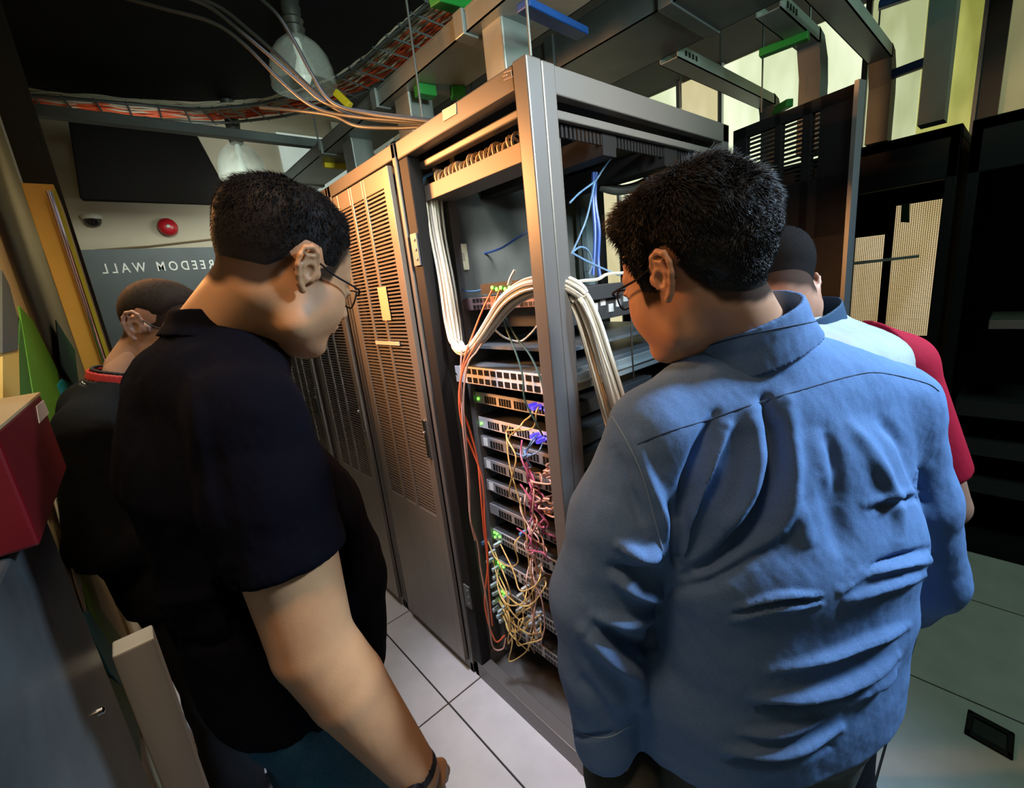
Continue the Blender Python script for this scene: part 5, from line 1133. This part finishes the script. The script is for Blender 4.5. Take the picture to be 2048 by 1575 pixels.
def make_simple_shirt(hd, m, sp_r, cuff, collar_cols, sleeve_mat=None, sr=.066, k=.03, cz=0.0, cr=.0):
    def fn(t, J, base, R, s_, c_):
        h = .006; side = nz(J['RS']-J['LS']); mid = (J['LS']+J['RS'])/2; f = J['face']; pel = J['pel']
        sp = [mid+[0, 0, .02], mid-[0, 0, .12], mid-[0, 0, .28], pel, pel-[0, 0, .07]]
        A, side, m_ = shirt_field(J, h, sp, [([J['LE'], J['RE'], J['LW'], J['RW']],)], pel[2]-.10)
        A.loft(sp, sp_r, side, .03); A.cone(J['LS'], J['neck']-[0, 0, .02], sr-.004, .058, .05); A.cone(J['RS'], J['neck']-[0, 0, .02], sr-.004, .058, .05); A.cone(mid-[0, 0, .03], J['neck']-[0, 0, .035], .085, .07, .05)
        def arms(Fi, a=0.0, gr=0):
            for s in 'LR':
                S0, E0, W0 = J[s+'S'], J[s+'E'], J[s+'W']
                if cuff < 1: Fi.chain([S0+(E0-S0)*a, S0+(E0-S0)*cuff], [sr+gr, sr+.004+gr], .02)
                else: Fi.chain([S0+(E0-S0)*a, E0, W0], [sr+gr, sr, sr-.018], .02)
        if sleeve_mat is None: arms(A)
        finish_shirt(A, J, hd, pel[2]-.07, .072)
        V, Fc = A.mesh(); V = relax(V, Fc, 2, .5); N = normals(V, Fc); V = V+N*(.004*vnoise(V, 5, 28)+.002*vnoise(V, 12, 29))[:, None]
        to_obj('shirt', [(V, Fc)], m, t, base)
        if sleeve_mat is not None:
            for s in 'LR':
                S0, E0 = J[s+'S'], J[s+'E']; B_ = Field(np.minimum(S0, E0)-.13, np.maximum(S0, E0)+.13, .005)
                a0 = S0+(J['neck']-S0)*.35; B_.chain([a0, S0, S0+(E0-S0)*cuff], [sr+.004, sr+.009, sr+.010], .02)
                d = nz(E0-S0); B_.plane(S0+(E0-S0)*(cuff+.04), d); B_.cone(S0+(E0-S0)*cuff, E0, sr-.004, sr-.004, .003, 's')
                ou = nz((S0-mid)*[1, 1, 0]); B_.plane(S0-ou*.062+[0, 0, .0], -nz(ou+np.array([0, 0, -.25])))
                SV, SF = B_.mesh(); SV = relax(SV, SF, 2, .5); to_obj('sleeve', [(SV, SF)], sleeve_mat, t, base)['label'] = 'red sleeve'
        nd = nz(hd['c']-J['neck']); ax = nz(nd*.5+np.array([0, 0, .8])); nb = J['neck']-[0, 0, .03-cz]; z0 = -.012
        for (m2, hh, w) in collar_cols:
            C_ = Field(nb-.17, nb+.17, .003); a, b = nb+ax*z0, nb+ax*(z0+hh); r0 = .094+cr-z0*.30+w
            C_.loft([a-ax*.02, b+ax*.02], [(r0, r0), (r0-.006, r0-.006)], side, .003); C_.loft([nb-ax*.10, nb+ax*.16], [(r0-.009, r0-.009), (r0-.009, r0-.009)], side, .002, 's')
            C_.plane(b, ax); C_.plane(a, -ax); CV, CF = C_.mesh(); to_obj('collar', [(relax(CV, CF, 1, .5), CF)], m2, t, base); z0 += hh-.001
    return fn
M_jk = cloth_mat('jacket_charcoal', (.007, .008, .009), 500, .9, .25, spec=.1)
sh3 = make_simple_shirt(hd3, M_jk, [(.17, .085), (.19, .115), (.19, .13), (.185, .125), (.185, .125)], 2, [(mat('collar_black', (.01, .01, .01), .8), .020, .004), (mat('collar_white', (.40, .42, .42), .7), .005, .005), (mat('collar_black', (.01, .01, .01), .8), .008, .004), (mat('collar_red', (.42, .02, .015), .7), .022, .003), (mat('collar_black', (.01, .01, .01), .8), .008, .002)])
person('person', 'person with shaved hair and red collar stripe, behind the man in the black polo', J3, hd3, skin_mat('skin_3', (.40, .23, .15)), sh3, cloth_mat('trouser_black', (.012, .012, .014), 500), mat('shoe_black', (.01, .01, .01), .4))
# === man at the back right ===
RS = P(1790, 732, 1.06); d_ = nz([.98, -.30, 0]); LS = RS-d_*.40; mid = (LS+RS)/2
J4 = dict(LS=LS, RS=RS, neck=P(1592, 632, 1.08), RE=P(1888, 1010, 1.12), LE=down(LS, .28, .02, .0), RW=P(1800, 1080, 1.32), LW=down(LS, .40, .08, .16), pel=down(mid, .46, .0, -.02), face=nz(np.cross((0, 0, 1), RS-LS)), w=1.1, ar=1.0, pw=.17)
J4['RH'] = (J4['face']-d_*.5, (0, 0, 1), 1.0, .4); J4['LH'] = (J4['face']+d_*.3, (0, 0, 1), 1.0, .4)
for s, sg in (('L', -1), ('R', 1)):
    sd = nz(J4['RS']-J4['LS']); J4[s+'K'] = J4['pel']+sd*sg*.09-[0, 0, .42]+J4['face']*.03; J4[s+'F'] = J4['pel']+sd*sg*.10; J4[s+'F'][2] = 0.0
hd4 = dict(c=P(1540, 575, 1.045), f=rt*-.089-up*.449+fw*.889, u=rt*.086+up*.886+fw*.456, s=1.0, neck=P(1592, 632, 1.08), fat=.004, nr=.058,
           hl=[-.060, -.058, -.050, -.024, .026, .030, .000, .006, .050, .066, .074, .08], hair_t=(.0015, .007), edge=.08, na=.06, nf=20, fade=.03, hls=[-.040, -.038, -.032, -.010, .036, .036, .020, .022, .050, .066, .074, .08],
           ns=9000, sl=(.002, .005), lift=.6, mess=.3, sw=.0005, seed=9, hm=mat('hair_soft_black', (.008, .007, .007), .9, spec=.05))
M_w4 = cloth_mat('shirt_white', (.40, .43, .42), 500, .85, .06)
sh4 = make_simple_shirt(hd4, M_w4, [(.17, .085), (.19, .115), (.19, .13), (.185, .125), (.185, .125)], .72, [(mat('collar_trim_red', (.5, .02, .06), .7), .006, .006), (mat('collar_navy', (.012, .05, .11), .75), .05, .004)], cloth_mat('sleeve_red', (.42, .006, .028), 500, .85, .06), .066)
person('person', 'person in white shirt with red sleeves, behind the man in blue', J4, hd4, skin_mat('skin_4', (.45, .24, .16)), sh4, cloth_mat('trouser_navy', (.012, .014, .022), 500), mat('shoe_black', (.01, .01, .01), .4))
